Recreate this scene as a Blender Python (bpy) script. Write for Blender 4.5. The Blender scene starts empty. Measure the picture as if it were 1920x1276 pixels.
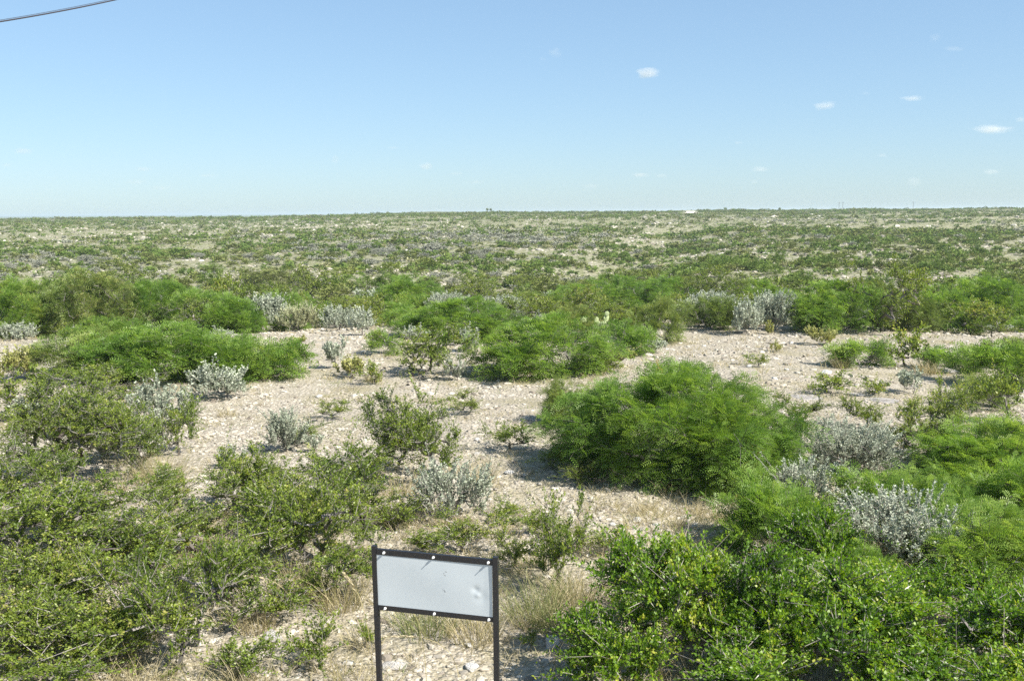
import bpy, math, random
import numpy as np
from mathutils import Matrix, Vector
RNG = np.random.default_rng(7)
S = bpy.context.scene
COL = S.collection
rad = math.radians

# ------------------------------------------------------------------ camera
CAM = np.array([0.0, 0.0, 3.9])
FPX, CX, CY = 1920.0, 960.0, 638.0
pitch, roll = rad(7.12), rad(0.43)
F = np.array([0, math.cos(pitch), -math.sin(pitch)])
R0 = np.array([1.0, 0, 0]); U0 = np.cross(R0, F)
RV = R0 * math.cos(roll) - U0 * math.sin(roll)
UV = U0 * math.cos(roll) + R0 * math.sin(roll)
cd = bpy.data.cameras.new('camera'); cam = bpy.data.objects.new('camera', cd); COL.objects.link(cam)
cd.sensor_width = 36; cd.lens = 36; cd.clip_end = 60000; cd.clip_start = 0.05
m = Matrix(((RV[0], UV[0], -F[0], CAM[0]), (RV[1], UV[1], -F[1], CAM[1]), (RV[2], UV[2], -F[2], CAM[2]), (0, 0, 0, 1)))
cam.matrix_world = m
S.camera = cam

def ray(px, py):
    return F + (px - CX) / FPX * RV - (py - CY) / FPX * UV
def at_depth(px, py, d):
    return CAM + ray(px, py) * d
def project(P):
    Q = P - CAM
    f = Q @ F
    return CX + FPX * (Q @ RV) / f, CY - FPX * (Q @ UV) / f, f

# ------------------------------------------------------------------ noise and terrain
_T = np.random.default_rng(11).random((256, 256))
def vnoise(x, y):
    x = np.asarray(x, float); y = np.asarray(y, float)
    xi = np.floor(x).astype(int); yi = np.floor(y).astype(int)
    fx = x - xi; fy = y - yi
    fx = fx * fx * (3 - 2 * fx); fy = fy * fy * (3 - 2 * fy)
    a = _T[xi & 255, yi & 255]; b = _T[(xi + 1) & 255, yi & 255]
    c = _T[xi & 255, (yi + 1) & 255]; d = _T[(xi + 1) & 255, (yi + 1) & 255]
    return (a * (1 - fx) + b * fx) * (1 - fy) + (c * (1 - fx) + d * fx) * fy
def fbm(x, y, o=3):
    s = 0; a = 0.5
    for k in range(o):
        s = s + a * vnoise(x * 2 ** k + 17.3 * k, y * 2 ** k + 5.1 * k); a *= .5
    return s / (1 - .5 ** o)
PY = [-30000, -40, 0, 30, 36, 46, 60, 90, 130, 200, 300, 400, 500, 600, 720, 900, 1500, 3000, 7000, 12000, 30000]
PZ = [0, 0, 0, 0.0, -0.15, -0.9, -1.9, -2.8, -2.6, -1.8, -0.25, 1.2, 2.5, 3.4, 3.8, 2.2, -3, -4, 0, 5, 5]
PZL = [0, 0, 0, 0.0, -0.15, -0.9, -2.0, -3.0, -2.9, -2.2, -0.95, 0.0, 0.9, 1.6, 2.0, 1.5, -3, -4, 0, 6, 6]
def sstep(a, b, x):
    t = np.clip((x - a) / (b - a), 0, 1); return t * t * (3 - 2 * t)
def terrain(x, y):
    x = np.asarray(x, float); y = np.asarray(y, float)
    r = np.sqrt(x * x + y * y)
    yy = np.where(y > 0, r, y)
    zc = np.interp(yy, PY, PZ); zl = np.interp(yy, PY, PZL)
    s = x / np.maximum(y, 1.0)
    w = sstep(-0.30, -0.06, s)
    z = zl * (1 - w) + zc * w
    far = sstep(45, 140, r)
    # gully running away on the right of the middle
    gx = 8 + (y - 95) * 0.22 + 3 * np.sin(y * .045)
    z = z - 1.6 * np.exp(-((x - gx) / 9.0) ** 2) * sstep(60, 110, y) * (1 - sstep(260, 330, y))
    z = z + far * (1 - sstep(900, 2500, r)) * ((fbm(x / 60, y / 45, 3) - .5) * 2.6 + (fbm(x / 18, y / 12, 2) - .5) * 1.1) * np.clip(r / 300, .5, 1)
    z = z + (1 - sstep(60, 200, r)) * ((vnoise(x / 6 + 9, y / 6) - .5) * .25 + (vnoise(x / 1.3, y / 1.3) - .5) * .06)
    z = z + sstep(2500, 9000, r) * (vnoise(x / 2600, y / 2600) - .4) * 7
    return z
_ts = np.concatenate([np.arange(4, 60, .05), np.arange(60, 900, .5)])
def hit(px, py):
    P = CAM[None] + _ts[:, None] * ray(px, py)[None]
    below = P[:, 2] < terrain(P[:, 0], P[:, 1])
    i = int(np.argmax(below)) if below.any() else len(_ts) - 1
    return P[i]
def ground(x, y):
    return float(terrain(np.array([x]), np.array([y]))[0])

# ------------------------------------------------------------------ materials
def nodes(name):
    mt = bpy.data.materials.new(name); mt.use_nodes = True
    nt = mt.node_tree; nt.nodes.clear()
    return mt, nt
def N(nt, typ, **kw):
    n = nt.nodes.new(typ)
    for k, v in kw.items():
        if k.startswith('i_'):
            n.inputs[k[2:].replace('_', ' ')].default_value = v
        else:
            setattr(n, k, v)
    return n
def ramp(nt, stops, fac=None):
    r = nt.nodes.new('ShaderNodeValToRGB')
    e = r.color_ramp.elements
    while len(e) < len(stops): e.new(0.5)
    for k, (p, c) in enumerate(stops):
        e[k].position = p; e[k].color = (*c, 1)
    if fac is not None: nt.links.new(fac, r.inputs[0])
    return r
def leaf_mat(name, stops, trans=.35, gloss=.06, rough=.45, tcol=1.15):
    mt, nt = nodes(name); L = nt.links
    at = N(nt, 'ShaderNodeAttribute', attribute_name='rnd')
    oi = N(nt, 'ShaderNodeObjectInfo')
    mx = N(nt, 'ShaderNodeMath', operation='MULTIPLY_ADD'); mx.inputs[1].default_value = .24; mx.inputs[2].default_value = -.12
    L.new(oi.outputs['Random'], mx.inputs[0])
    ad = N(nt, 'ShaderNodeMath', operation='ADD', use_clamp=True)
    L.new(at.outputs['Fac'], ad.inputs[0]); L.new(mx.outputs[0], ad.inputs[1])
    r = ramp(nt, stops, ad.outputs[0])
    d = N(nt, 'ShaderNodeBsdfDiffuse'); t = N(nt, 'ShaderNodeBsdfTranslucent'); g = N(nt, 'ShaderNodeBsdfGlossy')
    g.inputs['Roughness'].default_value = rough
    g.inputs['Color'].default_value = (.55, .55, .5, 1)
    L.new(r.outputs[0], d.inputs[0])
    hs = N(nt, 'ShaderNodeHueSaturation'); hs.inputs['Saturation'].default_value = 1.1; hs.inputs['Value'].default_value = tcol; hs.inputs['Hue'].default_value = .49
    L.new(r.outputs[0], hs.inputs['Color']); L.new(hs.outputs[0], t.inputs[0])
    m1 = N(nt, 'ShaderNodeMixShader'); m1.inputs[0].default_value = trans
    L.new(d.outputs[0], m1.inputs[1]); L.new(t.outputs[0], m1.inputs[2])
    m2 = N(nt, 'ShaderNodeMixShader'); m2.inputs[0].default_value = gloss
    L.new(m1.outputs[0], m2.inputs[1]); L.new(g.outputs[0], m2.inputs[2])
    o = N(nt, 'ShaderNodeOutputMaterial'); L.new(m2.outputs[0], o.inputs[0])
    return mt
def prin(name, col, rough=.6, metal=0, noise=None, scale=20, bump=0, col2=None):
    mt, nt = nodes(name); L = nt.links
    b = N(nt, 'ShaderNodeBsdfPrincipled'); b.inputs['Roughness'].default_value = rough; b.inputs['Metallic'].default_value = metal
    b.inputs['Base Color'].default_value = (*col, 1)
    tc = N(nt, 'ShaderNodeTexCoord')
    nz = N(nt, 'ShaderNodeTexNoise'); nz.inputs['Scale'].default_value = scale; nz.inputs['Detail'].default_value = 6
    L.new(tc.outputs['Object'], nz.inputs['Vector'])
    if col2 is not None:
        r = ramp(nt, [(.35, col), (.65, col2)], nz.outputs['Fac']); L.new(r.outputs[0], b.inputs['Base Color'])
    if bump:
        bp = N(nt, 'ShaderNodeBump'); bp.inputs['Strength'].default_value = bump; bp.inputs['Distance'].default_value = .01
        L.new(nz.outputs['Fac'], bp.inputs['Height']); L.new(bp.outputs[0], b.inputs['Normal'])
    o = N(nt, 'ShaderNodeOutputMaterial'); L.new(b.outputs[0], o.inputs[0])
    return mt

GAIN = 1.0
M = {}
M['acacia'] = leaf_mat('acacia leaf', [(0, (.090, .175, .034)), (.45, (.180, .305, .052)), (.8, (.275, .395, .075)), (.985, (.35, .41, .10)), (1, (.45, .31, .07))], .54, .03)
M['acacia_olive'] = leaf_mat('olive acacia leaf', [(0, (.09, .140, .034)), (.5, (.175, .240, .055)), (.85, (.26, .31, .08)), (1, (.36, .29, .11))], .42, .03)
M['grey'] = leaf_mat('grey scrub leaf', [(0, (.17, .175, .13)), (.5, (.28, .285, .22)), (1, (.40, .40, .33))], .15, .01)
M['thorn'] = leaf_mat('small thorn leaf', [(0, (.080, .130, .022)), (.5, (.190, .260, .038)), (.85, (.31, .37, .06)), (1, (.44, .40, .11))], .45, .04, .45)
M['bright'] = leaf_mat('glossy green leaf', [(0, (.045, .105, .014)), (.45, (.135, .260, .024)), (.8, (.27, .40, .04)), (1, (.46, .48, .08))], .48, .035, .42)
M['silver'] = leaf_mat('silver grey leaf', [(0, (.24, .275, .19)), (.5, (.39, .425, .315)), (1, (.56, .58, .46))], .2, .02)
M['yellow'] = leaf_mat('yellow green leaf', [(0, (.24, .27, .07)), (.5, (.34, .35, .11)), (1, (.48, .46, .17))], .35, .03)
M['pale'] = leaf_mat('pale yellow green leaf', [(0, (.26, .28, .14)), (.5, (.42, .43, .24)), (1, (.58, .57, .34))], .25, .03)
M['grass'] = leaf_mat('dry grass blade', [(0, (.20, .20, .08)), (.4, (.38, .33, .17)), (.8, (.54, .46, .28)), (1, (.62, .54, .37))], .3, .02)
M['grass_green'] = leaf_mat('green grass blade', [(0, (.12, .16, .05)), (.5, (.23, .26, .10)), (1, (.42, .38, .19))], .3, .02)
SHADED_CLUMP = {}  # distant bushes: leaf colours darkened to stand in for self-shading inside the clumps
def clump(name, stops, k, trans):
    SHADED_CLUMP[name] = leaf_mat(name + ' shaded leaf clump', [(p, tuple(c * k for c in col)) for p, col in stops], trans, .0)
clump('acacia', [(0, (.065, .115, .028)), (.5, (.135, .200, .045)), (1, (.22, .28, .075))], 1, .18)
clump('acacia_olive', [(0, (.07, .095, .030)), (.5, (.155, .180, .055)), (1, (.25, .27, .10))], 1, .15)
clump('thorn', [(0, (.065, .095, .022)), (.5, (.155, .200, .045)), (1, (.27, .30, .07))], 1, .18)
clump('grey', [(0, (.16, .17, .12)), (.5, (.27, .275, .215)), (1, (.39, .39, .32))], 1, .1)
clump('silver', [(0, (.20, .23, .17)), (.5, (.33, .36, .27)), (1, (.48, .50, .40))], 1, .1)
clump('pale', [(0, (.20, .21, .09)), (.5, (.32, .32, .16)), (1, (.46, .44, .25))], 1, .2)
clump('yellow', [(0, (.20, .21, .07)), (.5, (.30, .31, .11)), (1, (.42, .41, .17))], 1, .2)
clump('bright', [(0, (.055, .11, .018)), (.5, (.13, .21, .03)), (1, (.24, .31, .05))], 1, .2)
M['bark'] = leaf_mat('grey bark', [(0, (.08, .07, .06)), (.5, (.19, .17, .15)), (1, (.34, .31, .28))], 0, .02)
M['thornspine'] = leaf_mat('pale spine', [(0, (.42, .38, .30)), (1, (.66, .62, .54))], 0.05, .05)
M['stone'] = leaf_mat('limestone', [(0, (.20, .17, .135)), (.3, (.36, .322, .26)), (.75, (.50, .458, .385)), (1, (.64, .60, .53))], 0, .01)
M['pad'] = prin('cactus pad', (.36, .44, .20), .5, col2=(.46, .50, .27), scale=9)
M['spine'] = prin('cactus spine', (.7, .65, .5), .5)

# ------------------------------------------------------------------ mesh buffer of quads
class Buf:
    def __init__(s): s.P = []; s.R = []
    def quads(s, P, r):
        if len(P): s.P.append(np.asarray(P, np.float32)); s.R.append(np.asarray(r, np.float32))
    def arr(s):
        if not s.P: return np.zeros((0, 4, 3), np.float32), np.zeros(0, np.float32)
        return np.concatenate(s.P), np.concatenate(s.R)
def mesh_from_quads(name, P, r, mat):
    n = len(P); me = bpy.data.meshes.new(name)
    me.vertices.add(n * 4); me.vertices.foreach_set('co', P.reshape(-1).astype(np.float32))
    me.loops.add(n * 4); me.loops.foreach_set('vertex_index', np.arange(n * 4, dtype=np.int32))
    me.polygons.add(n); me.polygons.foreach_set('loop_start', np.arange(0, n * 4, 4, dtype=np.int32))
    me.update(calc_edges=True)
    a = me.attributes.new('rnd', 'FLOAT', 'POINT'); a.data.foreach_set('value', np.repeat(r, 4).astype(np.float32))
    me.materials.append(mat)
    return me
def unit(v):
    return v / np.maximum(np.linalg.norm(v, axis=-1, keepdims=True), 1e-9)
def rnd_dir(rng, n):
    return unit(rng.normal(size=(n, 3)))
def rhomb(c, d, s, L, W, back=0.0):
    """leaf quad from base c along d, side s"""
    L = np.asarray(L)[:, None]; W = np.asarray(W)[:, None]
    return np.stack([c, c + d * L * .45 + s * W * .5, c + d * L, c + d * L * .45 - s * W * .5], 1)
def tubes(A, B, ra, rb, rng, sides=3):
    d = unit(B - A); h = unit(np.cross(d, rnd_dir(rng, len(A)))); k = np.cross(d, h)
    out = []
    for i in range(sides):
        a0 = 2 * math.pi * i / sides; a1 = 2 * math.pi * (i + 1) / sides
        o0 = h * math.cos(a0) + k * math.sin(a0); o1 = h * math.cos(a1) + k * math.sin(a1)
        out.append(np.stack([A + o0 * ra[:, None], A + o1 * ra[:, None], B + o1 * rb[:, None], B + o0 * rb[:, None]], 1))
    return np.concatenate(out), sides

def tag(o, label=None, cat=None, group=None, kind=None):
    if label: o['label'] = label
    if cat: o['category'] = cat
    if group: o['group'] = group
    if kind: o['kind'] = kind
    return o
def link(name, me, parent=None):
    o = bpy.data.objects.new(name, me); COL.objects.link(o)
    if parent: o.parent = parent
    return o
def empty(name, loc, rz=0):
    o = bpy.data.objects.new(name, None); o.empty_display_size = .2
    COL.objects.link(o); o.location = loc; o.rotation_euler = (0, 0, rz); return o

# ------------------------------------------------------------------ shrub skeleton
def skeleton(rng, R, H, n, blobs, low=0.05, base_spread=.12, shell=.55):
    """blobs: list of (cx,cy,cz,rx,ry,rz) in units of R,R,H. returns nodes, parent, count"""
    bl = np.array(blobs, float)
    vol = np.maximum(bl[:, 3] * bl[:, 4] * bl[:, 5], 1e-6); pr = vol / vol.sum()
    k = rng.choice(len(bl), n, p=pr)
    u = rnd_dir(rng, n); rr = shell + (1 - shell) * rng.random(n) ** .6
    inner = rng.random(n) < .35
    rr = np.where(inner, rng.random(n) ** .5 * .8, rr)
    P = bl[k, :3] + u * bl[k, 3:] * rr[:, None]
    P[:, 2] = np.where(P[:, 2] < low, low + rng.random(n) * .25, P[:, 2])
    P = P * np.array([R, R, H])
    nb = 5
    base = np.zeros((nb, 3)); a = rng.random(nb) * 6.28; base[:, 0] = np.cos(a) * base_spread * R * rng.random(nb); base[:, 1] = np.sin(a) * base_spread * R * rng.random(nb); base[:, 2] = -.05
    key = np.linalg.norm(P, axis=1); P = P[np.argsort(key)]
    Q = np.concatenate([base, P]); par = np.full(len(Q), -1)
    dist0 = np.linalg.norm(Q, axis=1)
    for i in range(nb, len(Q)):
        d = np.linalg.norm(Q[:i] - Q[i], axis=1)
        c = d ** 1.5 + .0 * dist0[:i]
        c = c + np.where(dist0[:i] < dist0[i] * .3, .15 * R, 0)
        par[i] = int(np.argmin(c))
    cnt = np.ones(len(Q))
    for i in range(len(Q) - 1, nb - 1, -1): cnt[par[i]] += cnt[i]
    return Q, par, cnt, nb
def stems_buf(rng, Q, par, cnt, nb, r0, rmax):
    b = Buf(); idx = np.arange(nb, len(Q))
    A = Q[par[idx]]; B = Q[idx]
    mid = (A + B) / 2 + rng.normal(size=A.shape) * (np.linalg.norm(B - A, axis=1) * .08)[:, None]
    ra = np.minimum(r0 * np.sqrt(cnt[idx]), rmax); rb = ra * .8
    rn = rng.random(len(idx))
    for a_, b_, x, y in ((A, mid, ra, (ra + rb) / 2), (mid, B, (ra + rb) / 2, rb)):
        q, sd = tubes(a_, b_, x, y, rng); b.quads(q, np.tile(rn, sd))
    return b
def blobs_for(rng, kind):
    n = {'dome': 7, 'open': 6, 'tuft': 5}[kind]
    out = []
    if kind == 'dome':
        out.append((0, 0, .42, .70, .70, .50))
        for i in range(n):
            a = rng.random() * 6.28; q = .35 + .3 * rng.random()
            out.append((math.cos(a) * q, math.sin(a) * q, .25 + .4 * rng.random(), .28 + .16 * rng.random(), .28 + .16 * rng.random(), .22 + .17 * rng.random()))
    elif kind == 'open':
        for i in range(n + 1):
            a = rng.random() * 6.28; q = .15 + .55 * rng.random()
            out.append((math.cos(a) * q, math.sin(a) * q, .35 + .42 * rng.random(), .22 + .16 * rng.random(), .22 + .16 * rng.random(), .16 + .16 * rng.random()))
        out.append((0, 0, .35, .4, .4, .3))
    else:
        out.append((0, 0, .45, .75, .75, .5))
        for i in range(n):
            a = rng.random() * 6.28
            out.append((math.cos(a) * .4, math.sin(a) * .4, .4 + .3 * rng.random(), .3, .3, .28))
    return out

def sprays(rng, P0, D, L, k):
    """k positions along each arching twig -> pos (n,k,3), tangent, side, up"""
    n = len(P0); t = (np.arange(k) + .7) / k
    g = np.array([0, 0, -1.0])
    s = unit(np.cross(D, g[None] + .25 * rng.normal(size=(n, 3)))); up = np.cross(s, D)
    droop = (.15 + .35 * rng.random(n))[:, None, None]
    pos = P0[:, None] + D[:, None] * (L[:, None] * t[None])[:, :, None] + g[None, None] * droop * (L[:, None, None] * (t ** 2)[None, :, None])
    tan = unit(D[:, None] + g * 2 * droop * t[None, :, None])
    return pos, tan, np.broadcast_to(s[:, None], pos.shape), np.broadcast_to(up[:, None], pos.shape), t

def make_acacia(rng, R, H, lod):
    area = 2 * math.pi * ((R * R * H) ** (2 / 3))
    nn = int(np.clip(area * (26, 14, 7, 4)[lod], 14, 420))
    Q, par, cnt, nb = skeleton(rng, R * .93, H * .93, nn, blobs_for(rng, 'dome'), low=.06)
    sb = stems_buf(rng, Q, par, cnt, nb, .0022 * (1 + R * .3), .035) if lod < 3 else Buf()
    fb = Buf()
    idx = np.arange(nb, len(Q))
    nsp = int(np.clip(area * (150, 85, 34, 9)[lod], 10, 2600))
    j = rng.choice(idx, nsp)
    j2 = rng.random(nsp)[:, None]
    P0 = Q[par[j]] * (1 - j2) + Q[j] * j2
    cen = np.array([0, 0, H * .25])
    D = unit(unit(P0 - cen) * .9 + rnd_dir(rng, nsp) * .75 + np.array([0, 0, .35]))
    clump = vnoise(P0[:, 0] * 2.3 + P0[:, 2] * 1.7 + 40, P0[:, 1] * 2.3 + 40)
    base = np.clip(.12 + .6 * clump + .12 * rng.normal(size=nsp), 0, .9)
    base = np.where((rng.random(nsp) < .012) & (lod < 1), 1.0, base)
    L = rng.uniform(.22, .42, nsp)
    if lod == 0:
        K, NP, LF, W = 8, 5, .13, .0105
    elif lod == 1:
        K, NP, LF, W = 6, 3, .14, .021
    elif lod == 2:
        K, NP, LF, W = 5, 1, .15, .05
    else:
        K, NP, LF, W = 4, 1, .26, .15; L = L * 1.3
    pos, tan, side, up, t = sprays(rng, P0, D, L, K)
    if lod < 2:
        q, sd = tubes(P0, pos[:, -1], np.full(nsp, .003), np.full(nsp, .0015), rng); sb.quads(q, np.tile(rng.random(nsp) * .5, sd))
    sgn = np.where(np.arange(K) % 2 == 0, 1.0, -1.0)[None, :, None]
    fd = unit(tan * .55 + side * sgn * (.85 + .2 * rng.random((nsp, K, 1))) + up * (.25 * rng.normal(size=(nsp, K, 1))) + .15 * rng.normal(size=pos.shape))
    fl = LF * (1.15 - .6 * np.abs(t - .45))[None] * rng.uniform(.7, 1.2, (nsp, K))
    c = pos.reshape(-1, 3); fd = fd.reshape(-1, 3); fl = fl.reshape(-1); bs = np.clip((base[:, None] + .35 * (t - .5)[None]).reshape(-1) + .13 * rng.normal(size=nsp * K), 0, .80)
    fs = unit(np.cross(fd, up.reshape(-1, 3) + .3 * rng.normal(size=c.shape)))
    fn = np.cross(fs, fd)
    if NP == 1:
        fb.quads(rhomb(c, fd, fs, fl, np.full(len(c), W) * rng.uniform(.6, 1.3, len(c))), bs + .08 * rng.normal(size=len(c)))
    else:
        bs = np.where(np.repeat(rng.random(nsp) < (.003 if lod == 0 else 0), K), 1.2, bs)
        for i in range(NP):
            ti = (i + .6) / NP
            o = c + fd * (fl * ti)[:, None] - np.array([0, 0, 1.]) * (fl * .22 * ti * ti)[:, None]
            pl = fl * (.42 - .28 * abs(ti - .4))
            for sg in (1, -1):
                pd = unit(fd * .6 + fs * sg + fn * .12)
                fb.quads(rhomb(o, pd, unit(np.cross(pd, fn)), pl * rng.uniform(.75, 1.2, len(c)), np.full(len(c), W)), bs + .05 * rng.normal(size=len(c)))
    return fb, sb

def make_leafy(rng, R, H, lod, style='thorn'):
    area = 2 * math.pi * ((R * R * H) ** (2 / 3))
    dens = .68 if style == 'thorn' else (1.55 if style == 'bright' else .6)
    nn = int(np.clip(area * (30, 18, 8, 4)[lod], 14, 420))
    Q, par, cnt, nb = skeleton(rng, R * .9, H * .9, nn, blobs_for(rng, 'open' if style != 'bright' or rng.random() < .65 else 'dome'), low=.08, shell=.4)
    sb = stems_buf(rng, Q, par, cnt, nb, .0026 * (1 + R * .4), .032) if lod < 3 else Buf()
    fb = Buf()
    idx = np.arange(nb, len(Q)); nsp = int(np.clip(area * dens * (170, 90, 34, 8)[lod], 10, 3600))
    j = rng.choice(idx, nsp); j2 = rng.random(nsp)[:, None]
    P0 = Q[par[j]] * (1 - j2) + Q[j] * j2
    cen = np.array([0, 0, H * .1])
    D = unit(unit(P0 - cen) * .7 + rnd_dir(rng, nsp) * .8 + np.array([0, 0, .5]))
    L = rng.uniform(.10, .26, nsp)
    shoot = rng.random(nsp) < .05; L = np.where(shoot, L * 2.0, L)
    clump = vnoise(P0[:, 0] * 2.6 + P0[:, 2] * 2.1 + 9, P0[:, 1] * 2.6 + 77)
    base = np.clip(.08 + .62 * clump + .13 * rng.normal(size=nsp), 0, 1)
    if lod == 0: K, NL, LF, W = 9, 3, .019, .011
    elif lod == 1: K, NL, LF, W = 6, 2, .034, .021
    elif lod == 2: K, NL, LF, W = 5, 1, .075, .05
    else: K, NL, LF, W = 4, 1, .20, .15
    if style == 'bright' and lod == 0: LF, W = .020, .012
    pos, tan, side, up, t = sprays(rng, P0, D, L, K)
    if lod < 2:
        q, sd = tubes(P0, pos[:, -1], np.full(nsp, .0028), np.full(nsp, .0014), rng); sb.quads(q, np.tile(rng.random(nsp), sd))
    for i in range(NL):
        c = (pos + rng.normal(size=pos.shape) * LF * .35).reshape(-1, 3); n = len(c)
        d = unit(tan.reshape(-1, 3) * .6 + rnd_dir(rng, n) * .9 + np.array([0, 0, .25]))
        s = unit(np.cross(d, rnd_dir(rng, n)))
        z = rng.uniform(.7, 1.35, n)
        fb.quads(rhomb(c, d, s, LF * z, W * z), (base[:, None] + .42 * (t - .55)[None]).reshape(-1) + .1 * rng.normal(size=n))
    tb = Buf()
    if style == 'bright' and lod == 0:
        m_ = int(nsp * .30); k = rng.choice(nsp, m_); c = pos[k, rng.integers(2, K, m_)]
        d = unit(D[k] * .5 + rnd_dir(rng, m_)); s = unit(np.cross(d, rnd_dir(rng, m_)))
        ln = rng.uniform(.03, .07, m_)
        tb.quads(rhomb(c, d, s, ln, np.full(m_, .006)), rng.random(m_))
        tb.quads(rhomb(c, d, np.cross(d, s), ln, np.full(m_, .006)), rng.random(m_))
    return fb, sb, tb

def make_silver(rng, R, H, lod, style='silver'):
    area = 2 * math.pi * ((R * R * H) ** (2 / 3))
    Q, par, cnt, nb = skeleton(rng, R * .85, H * .75, int(np.clip(area * (40, 22, 10, 5)[lod], 12, 220)), blobs_for(rng, 'tuft'), low=.15, shell=.5)
    sb = stems_buf(rng, Q, par, cnt, nb, .0026, .02) if lod < 3 else Buf()
    fb = Buf()
    idx = np.arange(nb, len(Q)); nst = int(np.clip(area * (150, 100, 42, 11)[lod], 10, 1300))
    j = rng.choice(idx, nst); P0 = Q[j] + rng.normal(size=(nst, 3)) * .04 * R
    D = unit(P0 / np.array([R, R, H]) * np.array([.5, .5, .1]) + np.array([0, 0, .8]) + rng.normal(size=(nst, 3)) * .18)
    L = rng.uniform(.10, .24, nst) * (1 if lod < 3 else 1.3); L = np.minimum(L, H * .4)
    L = np.where(rng.random(nst) < .05, L * 1.7, L)
    if lod == 0: K, NL, LF, W = 12, 3, .020, .012
    elif lod == 1: K, NL, LF, W = 7, 2, .040, .026
    elif lod == 2: K, NL, LF, W = 4, 1, .10, .06
    else: K, NL, LF, W = 3, 1, .22, .14
    pos, tan, side, up, t = sprays(rng, P0, D, L, K)
    pos = P0[:, None] + D[:, None] * (L[:, None] * t)[:, :, None]
    if lod < 2:
        q, sd = tubes(P0, pos[:, -1], np.full(nst, .003), np.full(nst, .002), rng); sb.quads(q, np.tile(rng.random(nst) * .6 + .4, sd))
    base = np.clip(.2 + .55 * rng.random(nst), 0, 1)
    for i in range(NL):
        c = pos.reshape(-1, 3) + rng.normal(size=(nst * K, 3)) * .004; n = len(c)
        d = unit(np.repeat(D, K, 0) * .8 + rnd_dir(rng, n) * .75); s = unit(np.cross(d, rnd_dir(rng, n)))
        z = rng.uniform(.7, 1.3, n)
        fb.quads(rhomb(c, d, s, LF * z, W * z), np.repeat(base, K) + .12 * rng.normal(size=n))
    return fb, sb

def blades(rng, n, R, H, w=.006, seg=3, lean=.5):
    a = rng.random(n) * 6.283; q = R * .35 * np.sqrt(rng.random(n))
    p = np.stack([np.cos(a) * q, np.sin(a) * q, np.full(n, -.02)], 1)
    d = unit(np.stack([np.cos(a) * lean * rng.random(n), np.sin(a) * lean * rng.random(n), np.ones(n)], 1) + rng.normal(size=(n, 3)) * .18)
    h = H * rng.uniform(.45, 1.1, n)
    out = []; s = unit(np.cross(d, rnd_dir(rng, n)))
    hor = unit(np.stack([d[:, 0], d[:, 1], np.zeros(n)], 1) + 1e-4); bend = rng.uniform(.1, .9, n)
    def pt(t): return p + d * (h * t)[:, None] + (hor * (h * bend * t * t * .5)[:, None]) - np.array([0, 0, 1.]) * (h * bend * .25 * t ** 3)[:, None]
    for i in range(seg):
        t0, t1 = i / seg, (i + 1) / seg; w0, w1 = w * (1 - t0 * .85) / 2, w * (1 - t1 * .85) / 2
        A, B = pt(t0), pt(t1)
        out.append(np.stack([A - s * w0, A + s * w0, B + s * w1, B - s * w1], 1))
    r = rng.random(n)
    return np.concatenate(out), np.tile(r, seg)

# ------------------------------------------------------------------ shrub library (shared meshes)
LIB = {}
SPEC = {'acacia': ('acacia',), 'olive': ('acacia_olive',), 'thorn': ('thorn',), 'bright': ('bright',), 'sparse': ('thorn',), 'silver': ('silver',), 'yellow': ('yellow',), 'pale': ('pale',), 'grey': ('grey',)}
def get_model(sp, R, lod, var):
    q = round(math.log(max(R, .15)) / math.log(1.22))
    key = (sp, q, lod, var)
    if key in LIB: return LIB[key]
    Rq = 1.22 ** q
    rng = np.random.default_rng(abs(hash((len(sp) * 7 + ord(sp[0]), q + 50, lod, var))) % (2 ** 32))
    H = Rq * {'acacia': .85, 'olive': .8, 'thorn': 1.1, 'bright': 1.1, 'sparse': 1.2, 'silver': 1.3, 'yellow': 1.2, 'pale': 1.3, 'grey': 1.2}[sp]
    tb = None
    if sp in ('acacia', 'olive'): fb, sb = make_acacia(rng, Rq, H, lod)
    elif sp in ('silver', 'yellow', 'pale', 'grey'): fb, sb = make_silver(rng, Rq, H, lod)
    else: fb, sb, tb = make_leafy(rng, Rq, H, lod, sp)
    mat = M[SPEC[sp][0]] if lod < 2 else SHADED_CLUMP[SPEC[sp][0]]
    P, r = fb.arr()
    # normalise: full width 2, height 1 (scaled again when placed)
    ext = np.percentile(np.abs(P[:, :, :2].reshape(-1, 2)), 98.8); top = np.percentile(P[:, :, 2], 99.3)
    out = {'P': P, 'r': r, 'Rm': ext, 'Hm': top}
    if lod < 3:
        out['fol'] = mesh_from_quads(sp + '_foliage', P, r, mat)
        SP, sr = sb.arr(); out['stem'] = mesh_from_quads(sp + '_stems', SP, sr, M['bark'])
        if tb is not None and tb.P:
            TP, tr = tb.arr(); n0 = len(SP)
            me = mesh_from_quads(sp + '_stems', np.concatenate([SP, TP]), np.concatenate([sr, tr]), M['bark']); me.materials.append(M['thornspine'])
            mi = np.zeros(n0 + len(TP), np.int32); mi[n0:] = 1; me.polygons.foreach_set('material_index', mi); out['stem'] = me
    LIB[key] = out
    return out

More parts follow.
